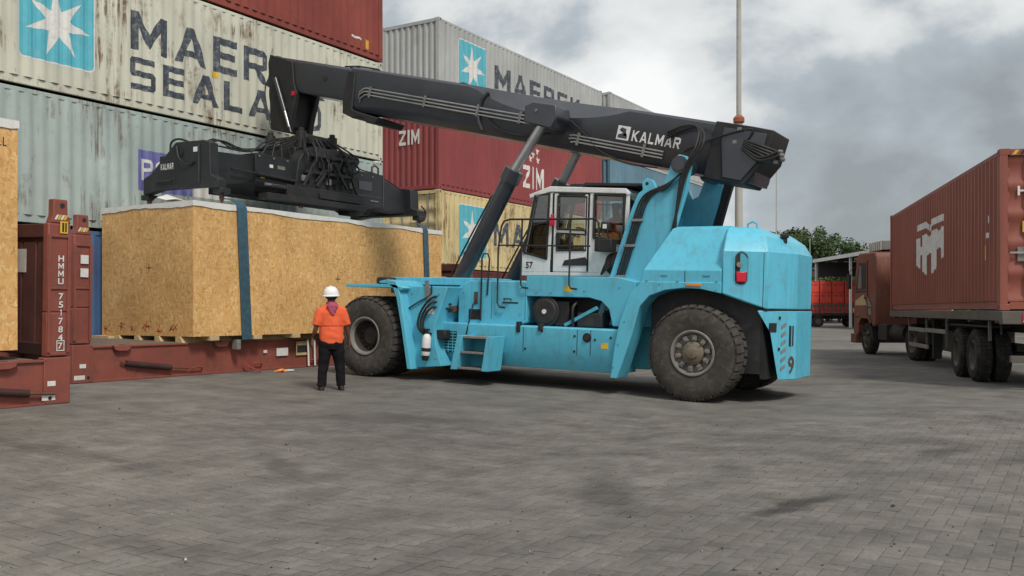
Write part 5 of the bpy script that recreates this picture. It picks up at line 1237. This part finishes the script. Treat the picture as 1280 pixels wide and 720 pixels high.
for y in (2.15, 3.58):
    tr(MB().cyl((.3, y, .52), (2.14, y, .52), .07, n=10).box(.72, .86, y-.5, y+.5, .62, .78).box(1.6, 1.74, y-.5, y+.5, .62, .78), 'axle')
    for x, f_ in ((.02, False), (.36, False), (2.42, True), (2.08, True)): road_wheel(TR, x, y, f_)
tr(MB().box(.1, .14, .35, .40, .98, 1.24).box(.08, .5, 1.2, 4.4, 1.10, 1.14), 'mudguard')
for y, z0 in ((.95, .85), (4.6, .55), (6.9, .45), (9.3, .5)): tr(MB().bar((.06, y, 1.24), (.06, y-.04, z0), .07, .05, up=(1, 0, 0)), 'hanger', 'trailer_steel', .006)
for y0, y1, z in ((4.62, 6.85, .94), (6.95, 9.2, .93), (6.6, 9.1, .52)): tr(MB().box(.02, .06, y0, y1, z-.05, z+.05), 'side_guard', 'rim_grey', .006)
tr(MB().box(.3, .8, 5.1, 6.2, .45, .95), 'tool_box', 'trailer_dark', .02); tr(MB().box(.28, .48, 7.2, 7.4, .2, 1.2), 'landing_leg'); tr(MB().box(1.96, 2.16, 7.2, 7.4, .2, 1.2), 'landing_leg')
tr(MB().cyl((.45, 8.0, .75), (.45, 9.0, .75), .24, n=16), 'air_tank', 'trailer_dark')
# the HMM box: its x=0 side faces the yard, doors at the tail
cm = Matrix.Translation((P0[0], P0[1], .02)) @ Matrix.Rotation(R(17.9), 4, 'Z') @ Matrix.Translation((0, CL, 1.43))
HC = container('shipping_container', 'brown-red container with a white HMM emblem loaded on the truck trailer', 'box_brown_red', cm.to_translation(), 2.9, R(17.9)+PI, yL_end='steel')
u0, u1, z0, z1 = CL-7.99, CL-4.69, .88, 2.22
def U(p): return [(u0+a*(u1-u0), z0+b*(z1-z0)) for a, b in p]
hm = [[(.02, .88), (.40, .88), (.44, .84), (.48, .78), (.48, .90), (.40, 1.0), (.02, 1.0)], [(.98, .88), (.62, .88), (.56, .84), (.52, .78), (.52, .90), (.60, 1.0), (.98, 1.0)],
      [(.0, .22), (.12, .15), (.12, .74), (.0, .74)], [(.12, .40), (.21, .40), (.21, .56), (.12, .56)], [(.21, .10), (.31, .04), (.31, .77), (.21, .76)],
      [(.33, .03), (.41, -.02), (.41, .78), (.33, .77)], [(.41, .34), (.49, .42), (.49, .64), (.41, .78)], [(.49, .42), (.56, .36), (.56, .78), (.49, .64)],
      [(.56, -.01), (.66, .05), (.66, .79), (.56, .78)], [(.66, .05), (.77, .12), (.77, .79), (.66, .79)], [(.77, .42), (.83, .47), (.83, .66), (.77, .79)], [(.83, .47), (.88, .42), (.88, .79), (.83, .66)], [(.88, .21), (1.0, .28), (1.0, .79), (.88, .79)]]
side_poly(HC, [U(p) for p in hm], 'print_white', .004, 'emblem')
for y, z, w, h_, m_ in ((CL-1.1, .95, .10, .28, 'print_yellow'), (CL-.95, 1.65, .05, .14, 'print_white'), (CL-1.0, .62+.75, .12, .10, 'print_white')):
    side_poly(HC, [[(y, z), (y+w, z), (y+w, z+h_), (y, z+h_)]], m_, .004, 'sticker')
def door_print(name, polys, mat, lift=.004): return decal(name, poly_bm(polys), mat, HC, (0, CL-.05, 0), (-1, 0, 0), (0, 0, 1), None, lift)
decal('lettering', text_bm('HMM', .62, .17, .04), 'print_white', HC, (-.30, CL-.05, 2.06), (-1, 0, 0), (0, 0, 1), None, .006)
door_print('sticker', [[(.38, 1.40), (.72, 1.40), (.72, 1.60), (.38, 1.60)]], 'print_yellow', .006); door_print('sticker_print', [[(.44, 1.44), (.66, 1.44), (.66, 1.56), (.44, 1.56)]], 'print_white', .009)
door_print('data_plate', [[(.30, .88), (.52, .88), (.52, 1.14), (.30, 1.14)]], 'rim_grey', .006)
for q in range(8):
    decal('hazard_stripe', poly_bm([[(0, 0), (.06, 0), (.12, .08), (.06, .08)]]), 'print_yellow' if q % 2 == 0 else 'print_black', HC, (-.2-q*.12, CL-.011, 2.79), (-1, 0, 0), (0, 0, 1), None, .003)

# tractor, turned a little to the left of its trailer
TM = place(11.38, 26.45, .02, R(-2.2))
TK = thing('truck_tractor', 'old brown-red lorry cab with dusty paint pulling the container trailer', 'truck', mat=TM)
def tk(mb, name, mat='trailer_dark', bevel=.01, parent=None): return mb.build(name, mat, parent or TK, bevel)
for x in (.75, 1.55): tk(MB().box(x, x+.12, -.9, 5.0, .72, .96), 'chassis_beam')
tk(MB().box(.7, 1.75, -.5, .5, .96, 1.2), 'fifth_wheel', 'trailer_dark', .03)
tk(MB().cyl((.3, 0, .52), (2.2, 0, .52), .1, n=10).lathe([(.0, -.22), (.2, -.18), (.24, 0), (.2, .18), (.0, .22)], (1.25, 0, .52), (1, 0, 0), 16, False), 'rear_axle'); tk(MB().cyl((.3, 3.95, .52), (2.2, 3.95, .52), .07, n=10), 'front_axle')
for x, f_ in ((.0, False), (.34, False), (2.5, True), (2.16, True)): road_wheel(TK, x, 0, f_)
road_wheel(TK, .06, 3.95, False, True); road_wheel(TK, 2.44, 3.95, True, True)
cabp_ = [(3.02, .95), (3.02, 3.10), (3.12, 3.30), (4.6, 3.34), (4.85, 3.22), (5.12, 2.1), (5.16, .62), (4.62, .62), (4.54, .96), (4.30, 1.16), (3.60, 1.16), (3.36, .96), (3.3, .9)]
CB = tk(MB().prism(cabp_, .05, 2.45, 'x'), 'cab_body', 'truck_brown', .05)
for x0, x1, s_ in ((.035, .052, 1), (2.448, 2.465, -1)):
    d = tk(MB().prism([(3.74, 1.2), (3.74, 3.05), (4.55, 3.08), (4.94, 2.1), (4.98, 1.25)], x0, x1, 'x'), 'cab_door', 'truck_brown', .008)
    xx = (x0-.004, x0+.004) if s_ > 0 else (x1-.004, x1+.004)
    MB().prism([(3.84, 2.02), (3.84, 2.98), (4.52, 3.01), (4.88, 2.02)], xx[0], xx[1], 'x').build('window', 'cab_dark', d, .0)
    xo = xx[0]-.004 if s_ > 0 else xx[1]+.004
    MB().prism([(4.28, 2.16), (4.34, 2.9), (4.46, 2.92), (4.70, 2.16)], min(xo, xx[0]), max(xo, xx[0]), 'x').build('quarter_window', 'rim_grey', d)
    MB().box(min(xo, xx[0]), max(xo, xx[0]), 3.84, 4.84, 2.09, 2.12).build('sill', 'truck_brown', d)
    MB().box(min(xo-.02*s_, xx[0]), max(xo-.02*s_, xx[0]), 3.85, 3.98, 1.82, 1.86).build('handle', 'trailer_dark', d)
for x0, x1 in ((.026, .034), (2.466, 2.474)):
    tk(MB().box(x0, x1, 3.735, 3.75, 1.2, 3.05), 'door_seam', 'trailer_dark', 0); tk(MB().box(x0, x1, 3.75, 4.96, 1.205, 1.22), 'door_seam', 'trailer_dark', 0)
    tk(MB().prism([(3.3, 1.55), (3.72, 1.55), (3.72, 1.9)], x0, x1, 'x'), 'paint_stripe', 'rim_grey', 0); tk(MB().prism([(3.8, 1.6), (4.9, 1.6), (4.9, 1.75), (4.1, 1.95)], x0, x1, 'x'), 'paint_stripe', 'timber', 0)
    tk(MB().box(x0-.02, x1+.02, 5.0, 5.1, 1.35, 1.5), 'indicator', 'orange_lens', .01); tk(MB().box(x0-.03, x1+.02, 3.60, 4.1, .62, .68), 'step', 'trailer_dark', .005)
for x in (.35, 2.05): tk(MB().cyl((x, 5.15, 1.0), (x, 5.2, 1.0), .12, n=16), 'headlamp', 'print_white', 0)
tk(MB().box(.5, 2.0, 5.15, 5.19, 1.25, 1.75), 'grille', 'trailer_dark', .01); tk(MB().box(.05, 2.45, 4.9, 5.1, 3.12, 3.2), 'sun_visor', 'truck_brown', .01)
tk(MB().prism([(4.90, 3.10), (5.14, 2.12), (5.16, 2.12), (4.94, 3.12)], .2, 2.3, 'x'), 'windscreen', 'cab_glass')
tk(MB().box(.0, 2.5, 4.75, 5.3, .34, .66), 'front_bumper', 'truck_brown', .03)
tk(MB().box(.3, 2.2, 3.2, 4.4, 3.36, 3.40).box(.3, .34, 3.2, 4.4, 3.36, 3.66).box(2.16, 2.2, 3.2, 4.4, 3.36, 3.66).box(.3, 2.2, 3.2, 3.24, 3.36, 3.66), 'roof_rack', 'rim_grey', .01)
for k in range(7): tk(MB().box(.285, .30, 3.2+k*.18, 3.28+k*.18, 3.36, 3.68), 'rack_slat', 'print_white', .004)
tk(MB().box(-.20, -.12, 4.85, 5.1, 2.15, 2.65).tube([(.05, 4.9, 2.9), (-.15, 4.98, 2.75), (-.15, 4.98, 2.2)], .015), 'mirror', 'trailer_dark', .01)
tk(MB().lathe([(.0, 0), (.26, .0), (.26, 1.1), (.0, 1.1)], (.42, 1.1, .75), (0, 1, 0), 18, False), 'fuel_tank', 'trailer_dark')
tk(MB().prism([(3.45, 1.0), (3.62, 1.17), (4.28, 1.17), (4.48, .98), (4.50, .7), (4.60, .7), (4.58, 1.02), (4.34, 1.24), (3.56, 1.24), (3.36, 1.04)], .0, .4, 'x'), 'wheel_arch', 'truck_brown', .01)
tk(MB().box(.1, .5, 2.2, 2.95, .5, 1.0), 'battery_box', 'trailer_dark', .02)
tk(MB().box(.03, .06, 3.4, 3.7, 1.28, 1.50), 'side_plate', 'rim_grey')

# ------------------------------------------------------------------ worker
paint('shirt_orange', (.80, .135, .055), .85, var=.10, scale=6, dirt=(.45, .09, .05), dirt_amt=.35, spec=.15)
paint('scarf_mauve', (.38, .07, .13), .9, var=.2, scale=8)
paint('trouser_black', (.010, .009, .011), .9, var=.3, scale=8, dirt=(.03, .025, .03), dirt_amt=.4, spec=.15)
paint('skin_brown', (.12, .055, .035), .6, var=.12, scale=9)
paint('hair_black', (.008, .007, .006), .7)
paint('shoe_black', (.018, .015, .013), .6, var=.3, dirt=(.1, .08, .06), dirt_amt=.5, scale=12)
paint('helmet_white', (.80, .80, .79), .35, var=.04, dirt_amt=.15)
def apply_mods(o):
    dg = bpy.context.evaluated_depsgraph_get(); me = bpy.data.meshes.new_from_object(o.evaluated_get(dg))
    old = o.data; mats = [m for m in old.materials]; o.modifiers.clear(); o.data = me
    me.materials.clear()
    for m in mats: me.materials.append(m)
    for p in me.polygons: p.use_smooth = True
    return o
def skin_mesh(name, verts, edges, radii, root, mat, parent, sub=2):
    me = bpy.data.meshes.new(name); me.from_pydata(verts, edges, []); o = bpy.data.objects.new(name, me); COL.objects.link(o)
    me.materials.append(MATS[mat]); m = o.modifiers.new('skin', 'SKIN'); m.use_smooth_shade = True
    for i, s in enumerate(me.skin_vertices[0].data):
        r_ = radii[i]; s.radius = r_ if isinstance(r_, tuple) else (r_, r_); s.use_root = (i == root)
    sb = o.modifiers.new('sub', 'SUBSURF'); sb.levels = sub; sb.render_levels = sub
    apply_mods(o); o.parent = parent; return o
def cloth(name, mb, mat, parent, vox=.014, amp=.010, sc=.12, seed=0):
    me = mb.mesh(name); o = bpy.data.objects.new(name, me); COL.objects.link(o); me.materials.append(MATS[mat])
    r_ = o.modifiers.new('re', 'REMESH'); r_.mode = 'VOXEL'; r_.voxel_size = vox; r_.use_smooth_shade = True
    s = o.modifiers.new('sm', 'SMOOTH'); s.iterations = 5; s.factor = .5
    apply_mods(o)
    from mathutils import noise as mn
    for v in o.data.vertices:
        p = v.co; n = v.normal
        v.co = p + n*amp*mn.noise(Vector((p.x/sc+seed, p.y/sc, p.z/sc*1.7+p.x*4)))
    o.parent = parent; return o
def ell(a, b, z, x=0, y=0, n=20): return [(x+a*math.cos(2*PI*k/n), y+b*math.sin(2*PI*k/n), z) for k in range(n)]
def build_person():
    x, y = -10.96, 11.97
    t = thing('person', 'worker with white hard hat, orange shirt and black trousers seen from behind', 'person', (x, y, gz(x, y)), R(50))
    V = []; E = []; Rr = []
    def add(p, r, par=None):
        V.append(p); Rr.append(r)
        if par is not None: E.append((par, len(V)-1))
        return len(V)-1
    pel = add((0, 0, .92), (.145, .11)); sp1 = add((0, 0, 1.10), (.14, .105), pel); ch = add((0, .01, 1.30), (.165, .105), sp1); nk = add((0, .0, 1.46), (.062, .062), ch)
    h1 = add((0, .015, 1.55), (.072, .085), nk); h2 = add((-.012, .02, 1.64), (.078, .095), h1); h3 = add((-.016, .01, 1.71), (.05, .06), h2)
    for s, hand in ((1, 0), (-1, 1)):
        fw = .05 if s < 0 else 0
        sh = add((s*.175, 0, 1.375), .062, ch); el = add((s*.250, -.02, 1.13), .046, sh); fo = add((s*.282, .02, 1.0), .042, el); wr = add((s*.305, .065+fw*.6, .885+fw*.4), (.030, .024), fo)
        pa = add((s*.318, .085, .815), (.042, .022), wr)
        for f_, (dx, dy, ln) in enumerate(((.0, .035, .075), (.004, .012, .085), (.004, -.012, .08), (.0, -.034, .065))):
            k1 = add((s*(.318+dx), .09+dy, .775), .0105, pa); k2 = add((s*(.312+dx), .098+dy, .775-ln*.55), .0095, k1); add((s*(.296+dx), .10+dy, .775-ln), .0085, k2)
        t1 = add((s*.305, .125, .82), .013, pa); add((s*.295, .138, .775), .010, t1)
        hp = add((s*.10, 0, .84), (.105, .10), pel); kn = add((s*.135, .02, .48), (.068, .07), hp); an = add((s*.155, -.01, .10), (.045, .048), kn)
        hl = add((s*.16, .03, .045), (.045, .035), an); add((s*.185, .15, .035), (.042, .025), hl)
    skin_mesh('body', V, E, Rr, 0, 'skin_brown', t)
    # shirt with short sleeves
    mb = MB(); mb.loft([ell(.205, .155, .80), ell(.213, .165, .90), ell(.205, .157, 1.05), ell(.205, .148, 1.20), ell(.210, .140, 1.33), ell(.180, .122, 1.41), ell(.10, .085, 1.475), ell(.085, .078, 1.50)])
    for s in (1, -1): mb.tube([(s*.13, 0, 1.375), (s*.190, -.005, 1.36), (s*.228, -.012, 1.25), (s*.258, -.02, 1.11)], [.078, .080, .074, .068], 14)
    sh = cloth('shirt', mb, 'shirt_orange', t, .013, .013, .14, 3)
    MB().loft([ell(.2085, .159, z) for z in (1.105, 1.118)], False).build('waist_seam', 'scarf_mauve', sh)
    cloth('scarf', MB().loft([ell(.105, .095, 1.43, 0, -.01), ell(.10, .092, 1.48), ell(.078, .08, 1.52)]).prism([(-.11, 1.47), (.10, 1.47), (.03, 1.29), (-.01, 1.28)], -.165, -.10, 'y'), 'scarf_mauve', t, .012, .01, .06, 1)
    # trousers
    mb = MB(); mb.loft([ell(.20, .14, .70), ell(.222, .152, .78), ell(.215, .145, .87), ell(.20, .135, .93)])
    for s in (1, -1): mb.tube([(s*.10, 0, .80), (s*.112, .0, .66), (s*.135, .012, .46), (s*.152, .0, .25), (s*.162, -.005, .13), (s*.166, .0, .075)], [.116, .116, .092, .078, .078, .082], 16)
    cloth('trousers', mb, 'trouser_black', t, .014, .012, .15, 5)
    for s in (1, -1):
        cloth('shoe', MB().loft([ell(.048, .062, .10, s*.16, -.01), ell(.055, .075, .06, s*.162, -.005), ell(.054, .14, .035, s*.172, .055), ell(.055, .15, .0, s*.174, .058)]), 'shoe_black', t, .010, .002, .05)
    hr = MB(); hr.loft([ell(.07, .075, 1.55, 0, -.02), ell(.088, .104, 1.59, 0, .0), ell(.092, .112, 1.65, 0, .01), ell(.07, .08, 1.71, 0, .01)]); cloth('hair', hr, 'hair_black', t, .012, .004, .04)
    for s in (1, -1): MB().lathe([(.0, -.01), (.022, -.008), (.026, 0), (.018, .01), (.0, .012)], (s*.088, .015, 1.60), (s, -.25, 0), 10, False).build('ear', 'skin_brown', t)
    face = MB(); face.loft([ell(.012, .016, 1.59, 0, .118, 8), ell(.010, .010, 1.63, 0, .108, 8)]); face.build('nose', 'skin_brown', t)
    for s in (1, -1): MB().lathe([(.0, .004), (.011, .002), (.0, -.004)], (s*.033, .104, 1.635), (0, 1, 0), 8, False).build('eye', 'print_white', t)
    MB().box(-.025, .025, .098, .106, 1.553, 1.562).build('mouth', 'scarf_mauve', t)
    # hard hat with brim and ridge
    hat = MB(); hat.lathe([(.150, -.012), (.152, .0), (.135, .012), (.131, .05), (.112, .105), (.072, .145), (.03, .158), (.0, .16)], (-.005, .005, 1.625), (-.05, -.06, 1), 28, False)
    hat.lathe([(.130, -.01), (.128, .04), (.0, .05)], (-.005, .005, 1.625), (-.05, -.06, 1), 24, False)
    hh = hat.build('hard_hat', 'helmet_white', t)
    MB().tube(curve_pts([(-.005, -.125, 1.66), (-.012, -.085, 1.745), (-.015, -.01, 1.792), (-.01, .08, 1.765), (-.005, .13, 1.69)]), .012, 8).build('hat_ridge', 'helmet_white', hh)
    MB().prism([(-.12, .10), (-.08, .17), (.0, .195), (.08, .17), (.12, .10)], 1.617, 1.629, 'z').build('hat_peak', 'helmet_white', hh)
    return t
build_person()

def build_operator():
    t = thing('person', 'operator in an orange shirt sitting inside the white cab', 'person', mat=RM)
    V = []; E = []; Rr = []
    def add(p, r, par=None):
        V.append(p); Rr.append(r)
        if par is not None: E.append((par, len(V)-1))
        return len(V)-1
    pel = add((2.26, 0, 2.76), (.12, .15)); sp1 = add((2.22, 0, 2.95), (.11, .14), pel); ch = add((2.20, 0, 3.13), (.105, .16), sp1); nk = add((2.22, 0, 3.28), .06, ch)
    h1 = add((2.24, 0, 3.37), (.08, .072), nk); h2 = add((2.245, 0, 3.46), (.09, .075), h1); add((2.24, 0, 3.52), .05, h2)
    for s in (1, -1):
        sh = add((2.20, s*.18, 3.20), .06, ch); el = add((2.42, s*.27, 3.0), .045, sh); wr = add((2.82, s*.18, 3.02), .03, el); pa = add((2.92, s*.16, 3.05), (.035, .025), wr)
        for q in range(4): k1 = add((2.98, s*(.13+.02*q), 3.08), .010, pa); add((3.01, s*(.12+.02*q), 3.04), .009, k1)
        th = add((2.93, s*.13, 3.07), .012, pa)
        hp = add((2.34, s*.10, 2.74), .09, pel); kn = add((2.72, s*.14, 2.76), .065, hp); an = add((2.82, s*.14, 2.32), .045, kn); add((2.96, s*.15, 2.24), .035, an)
    skin_mesh('body', V, E, Rr, 0, 'skin_brown', t)
    rg = lambda a, b, x, z: [(x+a*math.cos(2*PI*k/18), b*math.sin(2*PI*k/18), z) for k in range(18)]
    mb = MB().loft([rg(.15, .18, 2.27, 2.70), rg(.14, .18, 2.24, 2.90), rg(.135, .195, 2.21, 3.10), rg(.115, .17, 2.20, 3.23), rg(.08, .08, 2.22, 3.29)])
    for s in (1, -1): mb.tube([(2.20, s*.13, 3.19), (2.24, s*.21, 3.15), (2.36, s*.26, 3.03)], [.075, .075, .068], 12)
    cloth('shirt', mb, 'shirt_orange', t, .014, .010, .12, 2)
    mb = MB()
    for s in (1, -1): mb.tube([(2.25, s*.10, 2.74), (2.5, s*.12, 2.76), (2.74, s*.14, 2.76), (2.79, s*.14, 2.55), (2.82, s*.14, 2.33)], [.11, .10, .085, .075, .075], 12)
    cloth('trousers', mb, 'trouser_black', t, .015, .008, .12, 4)
    cloth('hair', MB().loft([rg(.085, .075, 2.215, 3.42), rg(.102, .088, 2.23, 3.48), rg(.075, .065, 2.235, 3.545)]), 'hair_black', t, .012, .003, .05)
build_operator()

# ------------------------------------------------------------------ far side of the yard
paint('mast_grey', (.42, .41, .37), .5, var=.08, dirt=(.25, .2, .14), dirt_amt=.4, scale=.6, streak=.2)
paint('mast_rust', (.30, .09, .05), .7, var=.2)
paint('shed_roof', (.62, .62, .60), .6, var=.1, dirt_amt=.3, scale=.4); paint('shed_dark', (.05, .052, .055), .8, var=.2, scale=.4)
paint('crate_red', (.62, .055, .03), .5, var=.1, dirt_amt=.15, scale=2); paint('bark', (.09, .065, .045), .9, var=.3, scale=3)
def leaf_mat(name, col):
    m, nt, b, N, L = node_mat(name); ge = N('ShaderNodeNewGeometry')
    r_ = ramp(N, [(0, c4([x*.55 for x in col])), (.6, c4(col)), (1, c4([x*1.55 for x in col]))]); L(ge.outputs['Random Per Island'], r_.inputs['Fac'])
    L(r_.outputs['Color'], b.inputs['Base Color']); b.inputs['Roughness'].default_value = .65; b.inputs['Specular IOR Level'].default_value = .25
    MATS[name] = m; return m
leaf_mat('leaf_green', (.050, .085, .026)); leaf_mat('leaf_olive', (.062, .082, .034)); leaf_mat('leaf_bronze', (.11, .06, .05))
MS = thing('light_mast', 'tall pale steel mast with a rusty collar behind the boom tail', 'mast', mat=place(11.0, 45, .02))
MB().cyl((0, 0, 0), (0, 0, 10.5), .21, .17, 20).build('lower_pole', 'mast_grey', MS); MB().cyl((0, 0, 10.5), (0, 0, 24), .125, .10, 16).build('upper_pole', 'mast_grey', MS)
MB().lathe([(.13, 10.45), (.27, 10.55), (.27, 10.75), (.13, 10.9)], (0, 0, 0), (0, 0, 1), 16, False).build('collar', 'mast_rust', MS)
MB().cyl((0, 0, .0), (0, 0, .3), .4, .4, 16).build('base_plate', 'mast_rust', MS)
for k in range(4):
    a = k*PI/2+.4; MB().box(.5*math.cos(a)-.2, .5*math.cos(a)+.2, .5*math.sin(a)-.2, .5*math.sin(a)+.2, 23.6, 23.9).build('floodlight', 'rim_grey', MS, .03)
MB().cyl((0, 0, 23.5), (0, 0, 23.7), .6, .6, 16).build('head_frame', 'mast_grey', MS)
for X, Y, H, lab in ((17.1, 60, 10.4, 'thin pale pole rising behind the reach stacker counterweight'), (32.1, 100, 9.2, 'thin pale pole standing in front of the trees')):
    t = thing('pole', lab, 'pole', mat=place(X, Y, 0)); MB().cyl((0, 0, 0), (0, 0, H), .06, .035, 10).build('shaft', 'mast_grey', t)
    MB().cyl((0, 0, 0), (0, 0, .15), .16, .16, 12).build('base_plate', 'mast_rust', t)
# open shed
SH = thing('open_shed', 'open-sided shed with white roof edge behind the lorry cab', 'shed', mat=place(27.9, 60, 0))
MB().prism([(0, 6.02), (16, 6.3), (16, 6.4), (0, 6.12)], -1, 26, 'y').build('roof', 'shed_roof', SH); MB().prism([(.05, 5.93), (16, 6.2), (16, 6.28), (.05, 6.01)], -.9, 25.9, 'y').build('ceiling', 'shed_dark', SH)
MB().box(-.06, .0, -1, 26, 5.86, 6.16).build('fascia', 'shed_roof', SH); MB().box(.3, 15.6, 25.4, 25.6, 4.55, 5.9).build('valance', 'shed_dark', SH); MB().box(15.6, 15.8, 0, 25.8, 0, 6.2).build('rear_wall', 'shed_dark', SH)
for y in (-.6, 8.2, 17, 25.7): MB().box(.1, .28, y-.09, y+.09, 0, 5.95).build('post', 'shed_roof', SH)
for y in (4, 12.5, 21): MB().bar((.2, y, 5.85), (15.6, y, 6.1), .15, .25).build('rafter', 'shed_dark', SH)
# flatbed with red crates
FT = thing('flatbed_truck', 'small flatbed truck with slatted sides under the open shed roof, loaded with red crates', 'truck', mat=place(25.4, 80, 0))
MB().box(0, 5.6, 0, 2.3, 1.0, 1.2).build('bed', 'trailer_dark', FT)
for k in range(16): MB().box(.05+k*.35, .15+k*.35, -.05, .0, 1.2, 1.95).build('slat', 'trailer_steel', FT)
MB().box(0, 5.6, -.06, .0, 1.95, 2.03).box(0, 5.6, -.05, 0, 1.5, 1.56).build('side_rail', 'trailer_steel', FT)
MB().prism([(5.7, .7), (5.7, 2.9), (6.9, 2.9), (7.4, 1.9), (7.4, .7)], .1, 2.2, 'y').build('cab', 'truck_brown', FT, .06)
for x in (1.0, 4.3, 6.5):
    for yy in (.0, 2.0):
        w = MB().cyl((x, yy, .5), (x, yy+.28, .5), .5, n=20).build('wheel', 'road_tyre', FT); MB().cyl((x, yy-.01, .5), (x, yy+.29, .5), .25, n=14).build('rim', 'road_rim', w)
MB().box(.3, 7.2, .8, 1.5, .7, 1.0).build('chassis', 'trailer_dark', FT)
cr = None
def red_crate(x, y, z, lab):
    global cr
    if cr is None:
        cr = thing('plastic_crate', lab, 'crate', group='red crates on the flatbed')
        MB().box(-.5, .5, -.5, .5, 0, .86).build('body', 'crate_red', cr, .03); MB().box(-.53, .53, -.53, .53, .86, .93).build('rim', 'crate_red', cr, .02)
        for q in (-.25, .25): MB().box(q-.16, q+.16, -.512, -.5, .52, .68).build('hand_hole', 'seat_red', cr)
        o = cr
    else: o = copy_tree(cr)
    o.matrix_world = place(25.4+x, 80+y, z); o['label'] = lab
layers = ('bottom', 'middle', 'top'); cols_ = ('at the tail end', 'second from the tail', 'third from the tail', 'next to the truck cab')
for k in range(4):
    for j in range(3):
        red_crate(.6+1.08*k, .58, 1.2+.93*j, 'red crate in the %s layer on the flatbed, %s' % (layers[j], cols_[k]))
# trees
def tree_parts(seed, H, W, leaf, dens=1.0):
    rnd = random.Random(seed); tk_ = MB()
    top = Vector((rnd.uniform(-.4, .4), rnd.uniform(-.4, .4), H*.62))
    tk_.tube(curve_pts([(0, 0, -.2), (rnd.uniform(-.2, .2), 0, H*.2), tuple(top*.7), tuple(top)]), [.30*H/11*(1-.045*k) for k in range(19)], 8)
    cl = []
    for k in range(int(46*dens)):
        a = rnd.uniform(0, 2*PI); h_ = rnd.uniform(.28, 1.0); rr = W*math.sqrt(rnd.random())*math.sin(PI*min(1, .18+.82*(1-abs(h_-.6)/.45)*.55))
        cl.append((Vector((rr*math.cos(a), rr*math.sin(a), H*h_-.6)), rnd.uniform(.75, 1.6)*H/11))
    for c, r_ in cl[:12]:
        m_ = top*rnd.uniform(.5, .95); tk_.tube([m_, (m_+c)/2+Vector((0, 0, .4)), c], [.09, .06, .025], 5)
    lf = MB()
    for c, r_ in cl:
        for q in range(int(170*dens)):
            d = Vector((rnd.gauss(0, 1), rnd.gauss(0, 1), rnd.gauss(0, .75))).normalized()*r_*rnd.random()**.45
            p = c+d; s = rnd.uniform(.10, .24); n = (d.normalized()*.7+Vector((rnd.gauss(0, .6), rnd.gauss(0, .6), rnd.gauss(.3, .6)))).normalized()
            a = n.orthogonal().normalized(); a.rotate(Matrix.Rotation(rnd.uniform(0, 6.28), 3, n)); b = n.cross(a)
            lf.v += [tuple(p+a*s*1.5), tuple(p+b*s*.6), tuple(p-a*s*1.2), tuple(p-b*s*.6)]; k0 = len(lf.v)-4; lf.f.append((k0, k0+1, k0+2, k0+3))
    me = bpy.data.meshes.new('crown'); me.from_pydata(lf.v, [], lf.f); me.materials.append(MATS[leaf])
    tm = tk_.mesh('trunk'); tm.materials.append(MATS['bark'])
    return tm, me
kinds = [tree_parts(1, 12, 4.6, 'leaf_green'), tree_parts(2, 11, 3.6, 'leaf_olive'), tree_parts(3, 9, 3.2, 'leaf_green'), tree_parts(8, 8, 2.6, 'leaf_bronze', .6)]
tl_ = ['broad dark green tree beyond the yard', 'tall olive-green tree beyond the yard', 'round green tree beyond the yard', 'thin bronze-leaved tree beyond the yard']
for X, Y, k, s in ((36.3, 118, 0, 1.0), (41.5, 122, 0, .93), (46.5, 126, 2, 1.08), (39.5, 112, 2, .85), (44, 118, 1, .75), (52, 130, 1, .95), (37.2, 108, 2, .55), (33.6, 112, 3, 1.18), (58, 128, 0, .9), (64, 132, 2, 1.1), (72, 130, 1, 1.0), (30, 130, 2, .9), (80, 135, 0, .95), (22, 140, 1, .9), (12, 145, 0, .9), (34.5, 104, 2, .62), (38.5, 103, 2, .6), (41.8, 106, 1, .58), (45, 108, 2, .66), (48.5, 115, 0, .72), (36.8, 125, 1, 1.12), (44.2, 130, 0, 1.02), (34.8, 122, 0, .95)):
    t = thing('tree', tl_[k], 'tree', mat=place(X, Y, 0, X*1.7), group='trees beyond the yard'); t.scale = (s, s, s)
    share('trunk', kinds[k][0], 'bark', t); share('crown', kinds[k][1], 'leaf_green', t)
# far wood closing the horizon
rnd = random.Random(21); lf = MB()
for q in range(26000):
    X = rnd.uniform(-420, 520); hh = 5.5+2.0*math.sin(X*.05)+1.3*math.sin(X*.17+1)+rnd.uniform(0, 1.5)
    p = Vector((X, 210+rnd.uniform(0, 14), hh*rnd.random()**.6)); s = rnd.uniform(.5, 1.1); n = Vector((rnd.gauss(0, .6), -1, rnd.gauss(.4, .5))).normalized()
    a = n.orthogonal().normalized(); a.rotate(Matrix.Rotation(rnd.uniform(0, 6.28), 3, n)); b = n.cross(a)
    lf.v += [tuple(p+a*s*1.4), tuple(p+b*s*.7), tuple(p-a*s*1.2), tuple(p-b*s*.7)]; k0 = len(lf.v)-4; lf.f.append((k0, k0+1, k0+2, k0+3))
me = bpy.data.meshes.new('far_wood'); me.from_pydata(lf.v, [], lf.f); me.materials.append(MATS['leaf_green'])
o = bpy.data.objects.new('far_wood', me); COL.objects.link(o); o.matrix_world = place(0, 0, 0); tag(o, 'low dark line of woodland along the horizon', 'woodland', None, 'stuff')
